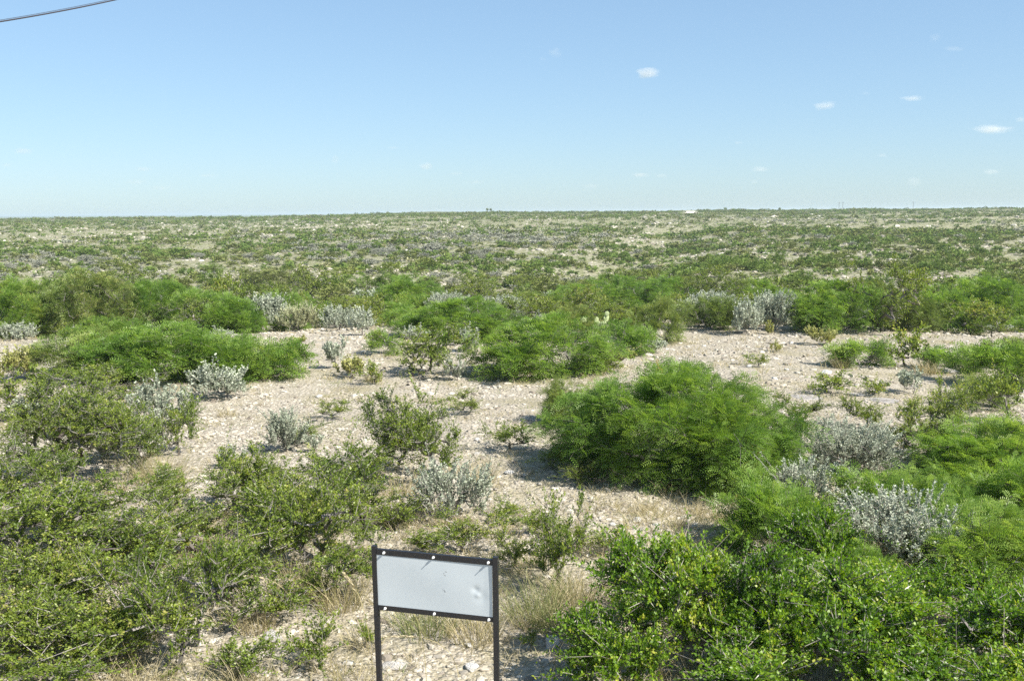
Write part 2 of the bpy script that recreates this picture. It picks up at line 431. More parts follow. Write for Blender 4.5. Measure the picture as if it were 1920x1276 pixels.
NAMES = {'acacia': ('acacia_bush', 'acacia bush'), 'olive': ('acacia_bush', 'acacia bush'), 'thorn': ('thorn_bush', 'thorn bush'), 'sparse': ('thorn_bush', 'thorn bush'),
         'bright': ('spiny_green_bush', 'spiny bush'), 'silver': ('silver_bush', 'silver bush'), 'yellow': ('yellow_weed', 'yellow weed'), 'pale': ('pale_bush', 'pale bush'), 'grey': ('silver_bush', 'silver bush')}
GROUPS = {'acacia_bush': 'feathery acacia bushes of the scrubland', 'thorn_bush': 'small leaved thorn bushes of the scrubland', 'spiny_green_bush': 'glossy spiny bushes close to the camera',
          'silver_bush': 'silver grey bushes of the scrubland', 'yellow_weed': 'yellow weeds on the gravel', 'pale_bush': 'pale bushes of the scrubland'}
def lod_for(d): return 0 if d < 20 else 1 if d < 62 else 2
def place_shrub(sp, x, y, W, H, label, lod=None, var=None, rz=None, parts=True):
    z = ground(x, y); d = math.hypot(x, y)
    if lod is None: lod = lod_for(d)
    if var is None: var = random.randrange(2 if lod < 2 else 3)
    mdl = get_model(sp, W / 2, lod, var)
    nm, cat = NAMES[sp]
    sx = (W / 2) / mdl['Rm']; sz = H / mdl['Hm']
    rz = random.random() * 6.28 if rz is None else rz
    if parts:
        e = empty(nm, (x, y, z), rz); e.scale = (sx, sx, sz)
        link('foliage', mdl['fol'], e); link('stems', mdl['stem'], e)
    else:
        e = link(nm, mdl['fol']); e.location = (x, y, z); e.rotation_euler = (0, 0, rz); e.scale = (sx, sx, sz)
    tag(e, label, cat, GROUPS[nm])
    return e
random.seed(5)
SHRUBS = []      # x, y, radius of the placed bushes, so that grass keeps clear or gathers near
def shrub_px(sp, cx, base, w, top, label, **kw):
    p = hit(cx, base)
    dep = project(p)[2]; W = w * dep / FPX
    hd = unit(np.array([p[0], p[1], 0.0]))
    c = p + hd * W * .5 * .62
    W = w * project(c)[2] / FPX
    hdist = math.hypot(c[0], c[1]); r = ray(cx, top)
    ztop = CAM[2] + r[2] / math.hypot(r[0], r[1]) * hdist
    H = max(.2, ztop - ground(c[0], c[1]))
    SHRUBS.append((c[0], c[1], W / 2))
    return place_shrub(sp, c[0], c[1], W, H, label, **kw)

#PLACEMENTS
PL = [
 # --- middle distance and the gravel clearing
 ('acacia', 1262, 922, 445, 692, 'largest bright green feathery bush, alone in the middle of the gravel clearing'),
 ('olive', 1060, 800, 110, 712, 'low dull green bush touching the left side of the largest feathery bush'),
 ('acacia', 1030, 712, 270, 594, 'broad feathery bush behind the clearing with a small silver bush at its left foot'),
 ('acacia', 1180, 668, 120, 602, 'small feathery bush joined to the right side of the broad one, beside the cactus'),
 ('acacia', 330, 724, 310, 612, 'wide feathery bush at left with a round silver bush in front of it'),
 ('acacia', 520, 714, 140, 638, 'feathery bush at the right end of the long left clump, on the gravel edge'),
 ('olive', 150, 712, 190, 628, 'olive feathery bush at the left end of the long left clump'),
 ('acacia', 1615, 690, 125, 634, 'small round feathery bush alone on the gravel right of the clearing'),
 ('acacia', 720, 668, 80, 618, 'low feathery bush against the left side of the open stemmed bush'),
 ('acacia', 1450, 1060, 230, 905, 'blue green feathery bush at the lower edge of the gravel, left of the silver bushes'),
 ('acacia', 1650, 1000, 210, 885, 'feathery bush between the three near silver bushes at right'),
 ('acacia', 1850, 915, 270, 790, 'big feathery bush at the right edge above the near silver bush'),
 ('acacia', 1830, 1105, 330, 955, 'feathery bush at the right edge just below the widest silver bush'),
 ('acacia', 1600, 1120, 200, 1015, 'low feathery bush behind the near spiny bushes'),
 ('acacia', 40, 632, 170, 525, 'feathery bush at the left edge in the back row'),
 ('acacia', 180, 628, 190, 512, 'tall dark feathery bush second in the back row from the left edge'),
 ('acacia', 290, 622, 180, 528, 'dark feathery bush third in the back row from the left edge'),
 ('acacia', 870, 642, 230, 560, 'long feathery bush of the back row behind the open stemmed bush'),
 ('olive', 985, 600, 130, 548, 'olive feathery bush of the back row behind the broad one'),
 ('acacia', 1150, 602, 250, 520, 'wide bright feathery bush of the back row right above the cactus'),
 ('olive', 1232, 645, 110, 560, 'olive green bush right of the cactus, on the gravel edge'),
 ('acacia', 1322, 622, 130, 558, 'feathery bush left of the tall pair of silver bushes'),
 ('acacia', 1560, 626, 190, 528, 'dense feathery bush right of the tall pair of silver bushes'),
 ('acacia', 1840, 616, 170, 522, 'dense feathery bush near the right edge in the back row'),
 ('acacia', 1930, 606, 120, 530, 'feathery bush cut by the right edge in the back row'),
 ('olive', 1700, 622, 150, 545, 'brownish green feathery bush below the tall sparse thorn bush'),
 ('acacia', 760, 592, 150, 520, 'bright feathery bush of the back row, left of centre'),
 ('acacia', 1870, 730, 180, 640, 'feathery bush at the right edge beyond the dark crack in the ground'),
 ('olive', 640, 585, 100, 532, 'olive bush of the back row behind the pair of silver bushes'),
 ('acacia', 1420, 590, 120, 525, 'feathery bush just behind the tall pair of silver bushes'),
 ('acacia', 1050, 575, 130, 522, 'far feathery bush at the brow, above the broad bush'),
 # --- thorn bushes
 ('thorn', 785, 716, 175, 610, 'open thorn bush with bare dark stems standing on the gravel'),
 ('thorn', 815, 925, 200, 738, 'thin two lobed thorn bush behind the near silver bush, middle of the picture'),
 ('thorn', 640, 945, 150, 830, 'thin thorn bush left of the two lobed one'),
 ('thorn', 90, 930, 330, 715, 'big thorn bush at the left edge, tallest of the left side'),
 ('thorn', 265, 905, 190, 730, 'thorn bush with a slanting dark trunk between silver bushes at left'),
 ('thorn', 205, 790, 240, 690, 'olive thorn bush in front of the long left clump'),
 ('thorn', 60, 1120, 330, 900, 'thorn bush at the left edge, second up from the bottom corner'),
 ('thorn', 20, 1290, 300, 1080, 'thorn bush in the bottom left corner'),
 ('thorn', 230, 1290, 300, 1090, 'thorn bush at the bottom edge next to the left corner one'),
 ('thorn', 260, 1110, 220, 965, 'thorn bush left of the white boulders at lower left'),
 ('thorn', 435, 985, 180, 842, 'low thorn bush right of the tan grass tuft at left'),
 ('thorn', 590, 1105, 250, 868, 'leafy bush with a pale curved trunk up and left of the sign'),
 ('thorn', 430, 1150, 240, 985, 'spreading thorn bush in the lower left, behind the bare twisted stems'),
 ('sparse', 340, 1285, 230, 1000, 'tall thorn bush with twisted grey stems at the bottom left'),
 ('sparse', 700, 1060, 110, 960, 'small thorn bush just above the left end of the sign'),
 ('sparse', 880, 1055, 190, 955, 'sparse thorn bush just above the top rail of the sign'),
 ('sparse', 1040, 1130, 180, 930, 'sparse thorn bush right of the sign with gravel showing through'),
 ('thorn', 600, 1275, 120, 1155, 'low thorn bush at the bottom edge left of the sign post'),
 ('sparse', 1090, 920, 110, 870, 'small sparse plant at the lower left foot of the largest feathery bush'),
 ('bright', 1165, 1330, 230, 1135, 'glossy spiny bush right of the sign at the bottom edge'),
 ('bright', 1300, 1300, 330, 1010, 'glossy spiny bush with pale thorns below the gravel, centre right'),
 ('bright', 1500, 1330, 330, 1060, 'glossy spiny bush at the bottom edge, second from the right corner'),
 ('bright', 1540, 1110, 150, 950, 'yellow green spiny bush left of the widest silver bush'),
 ('bright', 1740, 1360, 330, 1120, 'glossy spiny bush next to the bottom right corner'),
 ('bright', 1900, 1320, 230, 1090, 'spiny bush in the bottom right corner'),
 ('thorn', 1700, 870, 170, 735, 'thorn bush above the upper near silver bush at right'),
 ('sparse', 1785, 830, 110, 705, 'thin upright thorn bush on the gravel near the right edge'),
 ('thorn', 1880, 800, 120, 690, 'thorn bush at the right edge beyond the big feathery bush'),
 ('sparse', 1660, 628, 150, 482, 'tall sparse thorn bush rising above the back row at right'),
 ('thorn', 425, 612, 90, 513, 'yellowish upright thorn bush of the back row, left of the silver bushes'),
 ('thorn', 600, 580, 120, 500, 'dark thorn bush of the back row behind the silver bushes'),
 ('thorn', 520, 578, 90, 535, 'low thorn bush of the back row behind the yellowish silver bush'),
 ('thorn', 905, 588, 130, 515, 'dark olive thorn bush at the brow, centre'),
 ('thorn', 1350, 590, 180, 500, 'tall olive thorn bush behind the tall pair of silver bushes'),
 ('thorn', 350, 628, 120, 560, 'thorn bush left of the silver bushes of the back row'),
 ('thorn', 700, 612, 80, 545, 'leafy bush behind the small silver pair of the back row'),
 ('sparse', 1555, 742, 90, 695, 'low twiggy plant beside the white rock on the right gravel'),
 ('sparse', 1700, 690, 90, 610, 'brownish thorn bush right of the small round feathery bush'),
 ('sparse', 700, 725, 70, 672, 'small dull bush left of the open stemmed bush'),
 ('thorn', 1480, 575, 80, 520, 'small thorn bush at the brow above the dense feathery bush'),
 ('thorn', 1760, 590, 100, 515, 'thorn bush at the brow near the right edge'),
 # --- silver bushes
 ('silver', 415, 752, 98, 678, 'round silver bush on the gravel in front of the long left clump'),
 ('silver', 305, 808, 110, 712, 'silver bush with upright stalks left of the gravel, beside the big thorn bush'),
 ('silver', 250, 868, 150, 792, 'low silver bush beneath the slanting dark trunk at left'),
 ('silver', 530, 852, 88, 768, 'blue grey silver bush alone on the left gravel'),
 ('silver', 495, 622, 86, 553, 'largest silver bush of the back row at left'),
 ('silver', 636, 620, 66, 574, 'left one of the small silver pair at the back of the clearing'),
 ('silver', 678, 630, 52, 576, 'right one of the small silver pair at the back of the clearing'),
 ('silver', 400, 648, 70, 617, 'flat silver bush on top of the long left clump'),
 ('silver', 690, 582, 66, 543, 'silver bush at the brow, left of centre'),
 ('silver', 855, 716, 42, 665, 'small silver bush at the right foot of the open stemmed bush'),
 ('silver', 882, 662, 44, 612, 'silver bush between the open stemmed bush and the broad feathery bush'),
 ('silver', 950, 690, 50, 640, 'small silver bush at the left foot of the broad feathery bush'),
 ('silver', 630, 692, 44, 632, 'small silver bush alone on the gravel left of the open stemmed bush'),
 ('silver', 775, 650, 50, 610, 'silver bush showing through the open stemmed bush'),
 ('silver', 1228, 664, 48, 636, 'low silver bush on the gravel right of the cactus'),
 ('silver', 1394, 628, 66, 560, 'left one of the tall pair of silver bushes at the back of the clearing'),
 ('silver', 1450, 622, 84, 547, 'right one of the tall pair of silver bushes at the back of the clearing'),
 ('silver', 850, 990, 140, 866, 'silver bush nearest above the sign'),
 ('silver', 1580, 900, 200, 788, 'uppermost near silver bush, right of the largest feathery bush'),
 ('silver', 1515, 970, 135, 856, 'middle near silver bush with blue shaded side, lower right of the largest feathery bush'),
 ('silver', 1700, 1075, 240, 925, 'widest silver bush, near the right edge among feathery bushes'),
 ('silver', 1710, 742, 52, 688, 'small silver bush beside the dark crack in the right gravel'),
 ('silver', 1018, 612, 44, 586, 'tip of a silver bush above the broad feathery bush'),
 ('silver', 70, 792, 90, 738, 'silver bush among the thorn bushes at the left edge'),
 ('silver', 285, 600, 70, 552, 'silver bush inside the dark back row at left'),
 ('silver', 70, 985, 90, 930, 'small silver bush at the left edge below the big thorn bush'),
 ('silver', 165, 995, 80, 925, 'small silver bush right of the left edge thorn bush'),
 ('silver', 510, 950, 70, 895, 'few silver stalks in the leafy bush left of centre'),
 ('silver', 1865, 560, 50, 525, 'silver bush at the brow near the right edge'),
 ('silver', 430, 880, 50, 830, 'small silver tuft at the top of the low thorn bush left of centre'),
 ('pale', 562, 622, 78, 568, 'pale yellow bush right beside the largest silver bush of the back row'),
 # --- yellow weeds
 ('yellow', 1538, 648, 62, 612, 'bright yellow weed at the foot of the dense feathery bush, right of the silver pair'),
 ('yellow', 1446, 628, 26, 600, 'yellow weed under the tall pair of silver bushes'),
 ('yellow', 470, 622, 40, 592, 'yellow weed under the largest silver bush of the back row'),
 ('yellow', 410, 622, 34, 600, 'yellow weed under the yellowish upright bush of the back row'),
 ('yellow', 25, 720, 80, 650, 'yellow weed patch at the left edge beside the long left clump'),
 ('yellow', 1150, 690, 70, 650, 'yellow green weed at the right foot of the broad feathery bush'),
 ('yellow', 655, 712, 60, 668, 'yellow green weed on the gravel left of the open stemmed bush'),
 ('yellow', 1455, 660, 26, 640, 'tiny yellow weed on the open gravel at right'),
]
PL += [
 ('thorn', 150, 1030, 260, 870, 'wide thorn bush at left between the two small silver bushes'),
 ('thorn', 330, 960, 150, 880, 'low thorn bush under the large tan grass tuft'),
 ('thorn', 140, 1190, 280, 1000, 'broad thorn bush in the lower left, left of the bare twisted stems'),
 ('thorn', 340, 1080, 200, 940, 'thorn bush just below the white boulders at lower left'),
 ('thorn', 520, 1010, 190, 880, 'thorn bush carrying the few silver stalks left of centre'),
 ('thorn', 660, 1010, 170, 890, 'thorn bush up and left of the sign, in front of the two lobed bush'),
 ('thorn', 470, 1200, 170, 1070, 'thorn bush left of the pale ground beside the sign'),
 ('thorn', 620, 1150, 160, 1010, 'thorn bush touching the left side of the sign'),
 ('thorn', 110, 1330, 260, 1180, 'lowest thorn bush at the bottom left edge'),
 ('thorn', 440, 1310, 160, 1190, 'low thorn bush at the bottom edge right of the twisted stems'),
 ('thorn', 10, 1000, 200, 850, 'thorn bush cut by the left edge below the tall left bush'),
 ('thorn', 20, 800, 170, 690, 'yellowish thorn bush cut by the left edge beside the yellow weeds'),
 ('thorn', 340, 860, 120, 745, 'thorn bush in front of the upright stalked silver bush'),
 ('sparse', 960, 1080, 150, 985, 'small thorn bush just above the right end of the sign'),
 ('sparse', 790, 1050, 130, 985, 'small thorn bush above the middle of the sign'),
 ('sparse', 1150, 1060, 110, 990, 'low leafy sprigs on the lower gravel left of the spiny bushes'),
 ('sparse', 960, 850, 110, 790, 'low leafy sprigs on the gravel left of the largest feathery bush'),
 ('sparse', 880, 780, 100, 735, 'low twiggy plant on the gravel above the two lobed thorn bush'),
 ('sparse', 1040, 890, 90, 840, 'small leafy plant in the shade left of the largest feathery bush'),
 ('bright', 1400, 1180, 260, 1040, 'spiny bush below the blue green feathery bush'),
 ('bright', 1640, 1200, 260, 1050, 'spiny bush below the widest silver bush'),
 ('bright', 1210, 1180, 150, 1035, 'spiny bush with a dark stem at the edge of the lower gravel'),
 ('bright', 1860, 1230, 220, 1080, 'spiny bush at the right edge above the bottom corner one'),
 ('acacia', 1790, 930, 180, 850, 'feathery bush above the widest silver bush'),
 ('acacia', 1920, 1010, 200, 860, 'feathery bush cut by the right edge beside the widest silver bush'),
 ('acacia', 1440, 1010, 110, 950, 'small feathery bush in front of the middle near silver bush'),
 ('acacia', 1790, 1010, 170, 900, 'feathery bush right above the right half of the widest silver bush'),
 ('acacia', 430, 720, 180, 632, 'feathery bush in the middle of the long left clump'),
 ('acacia', 230, 715, 170, 628, 'feathery bush left of the wide one in the long left clump'),
 ('acacia', 110, 600, 150, 520, 'feathery bush behind the tall dark one at the left'),
 ('acacia', 340, 590, 150, 520, 'feathery bush behind the third dark one of the back row'),
 ('olive', 520, 545, 160, 505, 'olive feathery bush at the brow above the yellowish silver bush'),
 ('acacia', 690, 560, 150, 508, 'feathery bush at the brow above the small silver pair'),
 ('acacia', 830, 565, 130, 518, 'bright feathery bush at the brow left of the dark olive thorn bush'),
 ('acacia', 1250, 585, 150, 520, 'feathery bush right of the wide bright one of the back row'),
 ('olive', 1080, 640, 120, 575, 'dark feathery bush in the shade behind the cactus'),
 ('acacia', 1620, 600, 140, 525, 'feathery bush between the dense one and the tall sparse thorn bush'),
 ('acacia', 1750, 620, 130, 535, 'bright feathery bush right of the tall sparse thorn bush'),
 ('thorn', 1190, 560, 120, 505, 'olive thorn bush at the brow above the cactus'),
 ('thorn', 240, 560, 120, 508, 'thorn bush on top of the dark back row at left'),
 ('thorn', 1900, 560, 120, 505, 'thorn bush at the brow cut by the right edge'),
 ('thorn', 1010, 560, 110, 510, 'thorn bush at the brow right of the dark olive one'),
 ('olive', 1880, 690, 130, 635, 'olive feathery bush at the right edge of the clearing'),
]
PL += [
 ('sparse', 1000, 1010, 110, 950, 'small leafy sprigs on the gravel above the right end of the sign'),
 ('sparse', 1080, 1040, 110, 975, 'small leafy sprigs between the sparse thorn bush and the white rocks'),
 ('sparse', 940, 985, 90, 935, 'small leafy sprigs right of the nearest silver bush above the sign'),
 ('sparse', 690, 1230, 90, 1165, 'small sprigs between the sign posts at left'),
 ('sparse', 1090, 1200, 90, 1135, 'small leafy plant left of the near spiny bush'),
 ('sparse', 990, 1230, 80, 1180, 'small sprigs on the stony ground right of the sign post'),
 ('sparse', 560, 840, 110, 785, 'thin weed right of the lone silver bush of the left gravel'),
 ('sparse', 620, 790, 80, 750, 'thin weed on the left gravel above the thin thorn bush'),
 ('sparse', 1130, 700, 100, 668, 'thin weed on the gravel below the yellow green weed'),
 ('sparse', 1500, 800, 110, 735, 'twiggy weed right behind the top right of the largest feathery bush'),
 ('yellow', 560, 650, 40, 628, 'yellow green weed at the back of the left gravel'),
 ('yellow', 1100, 905, 70, 860, 'yellow green weed at the lower left foot of the largest feathery bush'),
 ('sparse', 1420, 690, 70, 660, 'thin weed on the open right gravel'),
 ('silver', 1630, 900, 90, 830, 'small shaded silver bush right of the uppermost near silver bush'),
 ('silver', 1780, 1020, 110, 955, 'silver bush at the right end of the widest silver bush'),
 ('silver', 585, 850, 40, 815, 'tiny silver plant on the left gravel'),
]
PL += [
 ('acacia', 1790, 700, 120, 650, 'feathery bush on the gravel near the right edge, beyond the dark slab'),
 ('thorn', 1640, 745, 80, 700, 'small thorn bush left of the small silver bush beside the crack'),
 ('olive', 1840, 770, 130, 700, 'olive feathery bush right of the small silver bush beside the crack'),
 ('thorn', 1620, 810, 110, 745, 'thorn bush on the gravel above the uppermost near silver bush'),
 ('bright', 1960, 1420, 300, 1210, 'lowest spiny bush in the bottom right corner'),
 ('thorn', 745, 890, 120, 728, 'upright thin thorn bush on the left side of the two lobed one'),
 ('bright', 1450, 1400, 300, 1200, 'spiny bush cut by the bottom edge, right of the middle'),
 ('bright', 1640, 1400, 300, 1190, 'spiny bush cut by the bottom edge below the widest silver bush'),
 ('bright', 1100, 1300, 130, 1180, 'low spiny bush at the bottom edge closest to the sign'),
 ('thorn', 300, 1180, 170, 1060, 'thorn bush in the middle of the lower left thicket'),
 ('thorn', 70, 1200, 190, 1040, 'thorn bush at the left edge just above the bottom corner'),
 ('thorn', 540, 960, 140, 850, 'thorn bush on the left gravel edge, above the leafy bush with pale trunk'),
 ('thorn', 200, 1100, 170, 990, 'small thorn bush below the two small silver bushes at left'),
 ('thorn', 740, 1010, 110, 930, 'low thorn bush left of the nearest silver bush above the sign'),
]
for k_, p_ in enumerate(PL):
    if p_[0] == 'acacia' and p_[2] < 646 and k_ % 3 == 0: p_ = ('olive',) + p_[1:]
    if p_[0] == 'thorn' and p_[2] > 850: p_ = (p_[0], p_[1], p_[2], p_[3] * 1.13, p_[4], p_[5])
    shrub_px(*p_)

# ------------------------------------------------------------------ far scrub: individuals first, the rest as one mass
rng = np.random.default_rng(21)
def cand(n, r0, r1, half=rad(33), power=1.0):
    r = (r0 ** (2 * power) + rng.random(n) * (r1 ** (2 * power) - r0 ** (2 * power))) ** (1 / (2 * power)); a = (rng.random(n) * 2 - 1) * half
    return r * np.sin(a), r * np.cos(a)
xs, ys = [], []
for n, a, b in ((1500, 37, 60), (11000, 60, 130), (26000, 130, 260), (36000, 260, 620), (4000, 620, 1400)):
    x, y = cand(n, a, b); xs.append(x); ys.append(y)
X = np.concatenate(xs); Y = np.concatenate(ys); Z = terrain(X, Y)
PX, PYY, DEP = project(np.stack([X, Y, Z], 1))
def ell(cx, cy, rx, ry): return np.exp(-(((PX - cx) / rx) ** 2 + ((PYY - cy) / ry) ** 2) * 1.2)
cover = fbm(X / 4.5, Y / 5.5, 2); patch = fbm(X / 30 + 50, Y / 24, 2)
dens = .34 + 1.7 * (cover - .47) + .5 * (patch - .5)
for e in ((600, 520, 210, 13), (790, 520, 110, 15), (1230, 455, 80, 26), (1380, 520, 100, 12), (1720, 522, 230, 15), (1500, 483, 220, 8), (150, 447, 140, 7), (330, 470, 80, 10), (1860, 460, 70, 10), (30, 530, 80, 12), (450, 505, 120, 8), (1240, 500, 40, 12), (560, 425, 200, 5), (140, 520, 110, 8)):
    dens = dens - .5 * ell(*e)
for e in ((1200, 500, 60, 26), (1290, 465, 36, 26), (1560, 440, 300, 10), (200, 420, 300, 8), (1000, 425, 300, 8), (1500, 410, 600, 10), (250, 475, 160, 8)):
    dens = dens + .5 * ell(*e)
sil = np.zeros(len(X))
for e in ((700, 470, 170, 20), (880, 478, 90, 16), (60, 490, 130, 18), (230, 497, 90, 9), (880, 442, 220, 11), (1000, 455, 90, 9), (1560, 415, 160, 6)):
    sil = sil + ell(*e)
dens = np.where(Y < 60, np.maximum(dens, .35), dens) + .25 * np.clip(sil, 0, 1) + .4 * sstep(280, 480, Y)
dens = np.maximum(dens, .08) * np.where(Y < 60, 1, np.where(Y < 100, .62, np.where(Y < 175, 1.15, np.where(Y > 260, 1.75, 1.5)))); dens = np.where((np.abs(X - (Y * .1708 + 1.5)) < 4.5) & (Y > 440) & (Y < 640), 0, dens); keep = rng.random(len(X)) < dens
for (bx, by, br) in SHRUBS:
    if by > 25: keep &= ((X - bx) ** 2 + (Y - by) ** 2) > (br * .8) ** 2
X, Y, Z, PX, PYY, DEP, sil = (v[keep] for v in (X, Y, Z, PX, PYY, DEP, sil))
u = rng.random(len(X)); bias = fbm(X / 25 + 3, Y / 18 + 3, 2)
ps = .07 + .62 * np.clip(sil, 0, 1) + .22 * (bias > .62)
sp = np.where(u < ps, 2, np.where(rng.random(len(X)) < .45 + .6 * (bias - .5), 1, 0)); sp = np.where((rng.random(len(X)) < .16) & (Y > 70), 3, sp)
Wd = np.clip(rng.lognormal(.12, .45, len(X)), .45, 3.2) * np.where(sp == 2, .75, np.where(sp == 3, .6, 1.0)); Wd = np.where(Y > 500, Wd * 1.3, Wd)
Hd = Wd * rng.uniform(.36, .62, len(X)); Hd = np.where(sp == 2, Wd * .5, Hd); Hd = np.minimum(Hd, 1.9) * np.where(Y > 70, .82, 1)
SPN = ['acacia', 'olive', 'grey', 'pale']
inframe = (PX > -60) & (PX < 1980) & (PYY < 640)
show = Wd * Hd / DEP ** 2 * np.where(inframe, 1, 0)
order = np.argsort(-show)
lim = {0: 215, 1: 215, 2: 190, 3: 0}; used = {0: 0, 1: 0, 2: 0, 3: 0}
indiv = []
for i in order:
    s_ = int(sp[i])
    if inframe[i] and used[s_] < lim[s_] and DEP[i] < 170:
        used[s_] += 1; indiv.append(i)
isind = np.zeros(len(X), bool); isind[indiv] = True
ORD = ['leftmost', 'second from the left', 'third from the left', 'fourth from the left', 'fifth from the left', 'sixth from the left', 'seventh from the left', 'eighth from the left', 'ninth from the left', 'tenth from the left']
NM = ['green feathery bush', 'dark green thorn bush', 'grey silver bush']
cells = {}
for i in indiv:
    band = 0 if DEP[i] < 50 else 1 if DEP[i] < 75 else 2 if DEP[i] < 100 else 3 if DEP[i] < 130 else 4
    side = min(5, max(0, int(PX[i] // 320)))
    cells.setdefault((int(sp[i]), band, side), []).append(i)
BAND = ['just behind the back row', 'in the shallow dip beyond the back row', 'at the foot of the far slope', 'low on the far slope', 'halfway up the far slope']
SIDE = ['at the left edge', 'above the left silver bushes', 'left of the middle', 'right of the middle', 'above the tall silver pair', 'at the right edge']
for (s_, b_, d_), ids in cells.items():
    ids.sort(key=lambda i: PX[i])
    for k, i in enumerate(ids):
        if len(ids) <= 10 and len(ids) > 1: lb = f'{NM[s_]} {BAND[b_]} {SIDE[d_]}, {ORD[k]}'
        else: lb = f'small {NM[s_]} {BAND[b_]} {SIDE[d_]}'
        if len(lb.split()) > 16: lb = ' '.join(lb.replace('small ', '').split()[:16])
        o = place_shrub('thorn' if s_ == 1 else 'silver' if s_ == 2 and DEP[i] < 90 else SPN[s_], X[i], Y[i], Wd[i], Hd[i], lb, parts=DEP[i] < 62)
# the mass
def merged(name, sel, spn, lod, label, thin=1.0):
    Ps, Rs = [], []
    for v in range(4):
        for q_, rr in enumerate((.6, .95, 1.4)):
            a = sel[(np.arange(len(sel)) % 4 == v)]
            a = a[(np.digitize(Wd[a] / 2, (.75, 1.15)) == q_)]
            if not len(a): continue
            md = get_model(spn, rr, lod, v)
            P, r = md['P'], md['r']
            if thin < 1:
                k = rng.random(len(P)) < thin; P, r = P[k], r[k]
                c_ = P.mean(1, keepdims=True); P = c_ + (P - c_) * (1 / math.sqrt(thin)) * .8
            th = rng.random(len(a)) * 6.28; c, s = np.cos(th), np.sin(th)
            sx = (Wd[a] / 2 / md['Rm']); sz = Hd[a] / md['Hm']
            V = P.reshape(-1, 3)
            x = (V[:, 0][None] * c[:, None] - V[:, 1][None] * s[:, None]) * sx[:, None] + X[a][:, None]
            y = (V[:, 0][None] * s[:, None] + V[:, 1][None] * c[:, None]) * sx[:, None] + Y[a][:, None]
            z = V[:, 2][None] * sz[:, None] + Z[a][:, None] - .05
            Ps.append(np.stack([x, y, z], -1).reshape(-1, 4, 3).astype(np.float32))
            Rs.append((r[None] * .75 + .25 * rng.random(len(a))[:, None] - .02).reshape(-1))
    o = link(name, mesh_from_quads(name, np.concatenate(Ps), np.concatenate(Rs), SHADED_CLUMP[SPEC[spn][0]]))
    tag(o, label, 'scrub', None, 'stuff')
    return len(np.concatenate(Rs))
tot = 0
for s_ in range(4):
    a = np.where((~isind) & (sp == s_) & (DEP < 190))[0]; b = np.where((~isind) & (sp == s_) & (DEP >= 190))[0]
    tot += merged('scrubland_bushes', a, SPN[s_], 3, ['distant green feathery scrub covering the lower far slope', 'distant dark green thorn scrub covering the lower far slope', 'distant grey silver scrub in patches on the lower far slope', 'yellowish herbs between the shrubs of the lower far slope'][s_])
    tot += merged('skyline_scrub', b, SPN[s_], 3, ['farthest green scrub covering the plain up to the skyline', 'farthest dark thorn scrub dotting the plain up to the skyline', 'farthest grey scrub dotting the plain up to the skyline', 'yellowish herbs dotting the plain up to the skyline'][s_], thin=.3)
print('far quads', tot, 'individuals', used, 'total far', len(X))

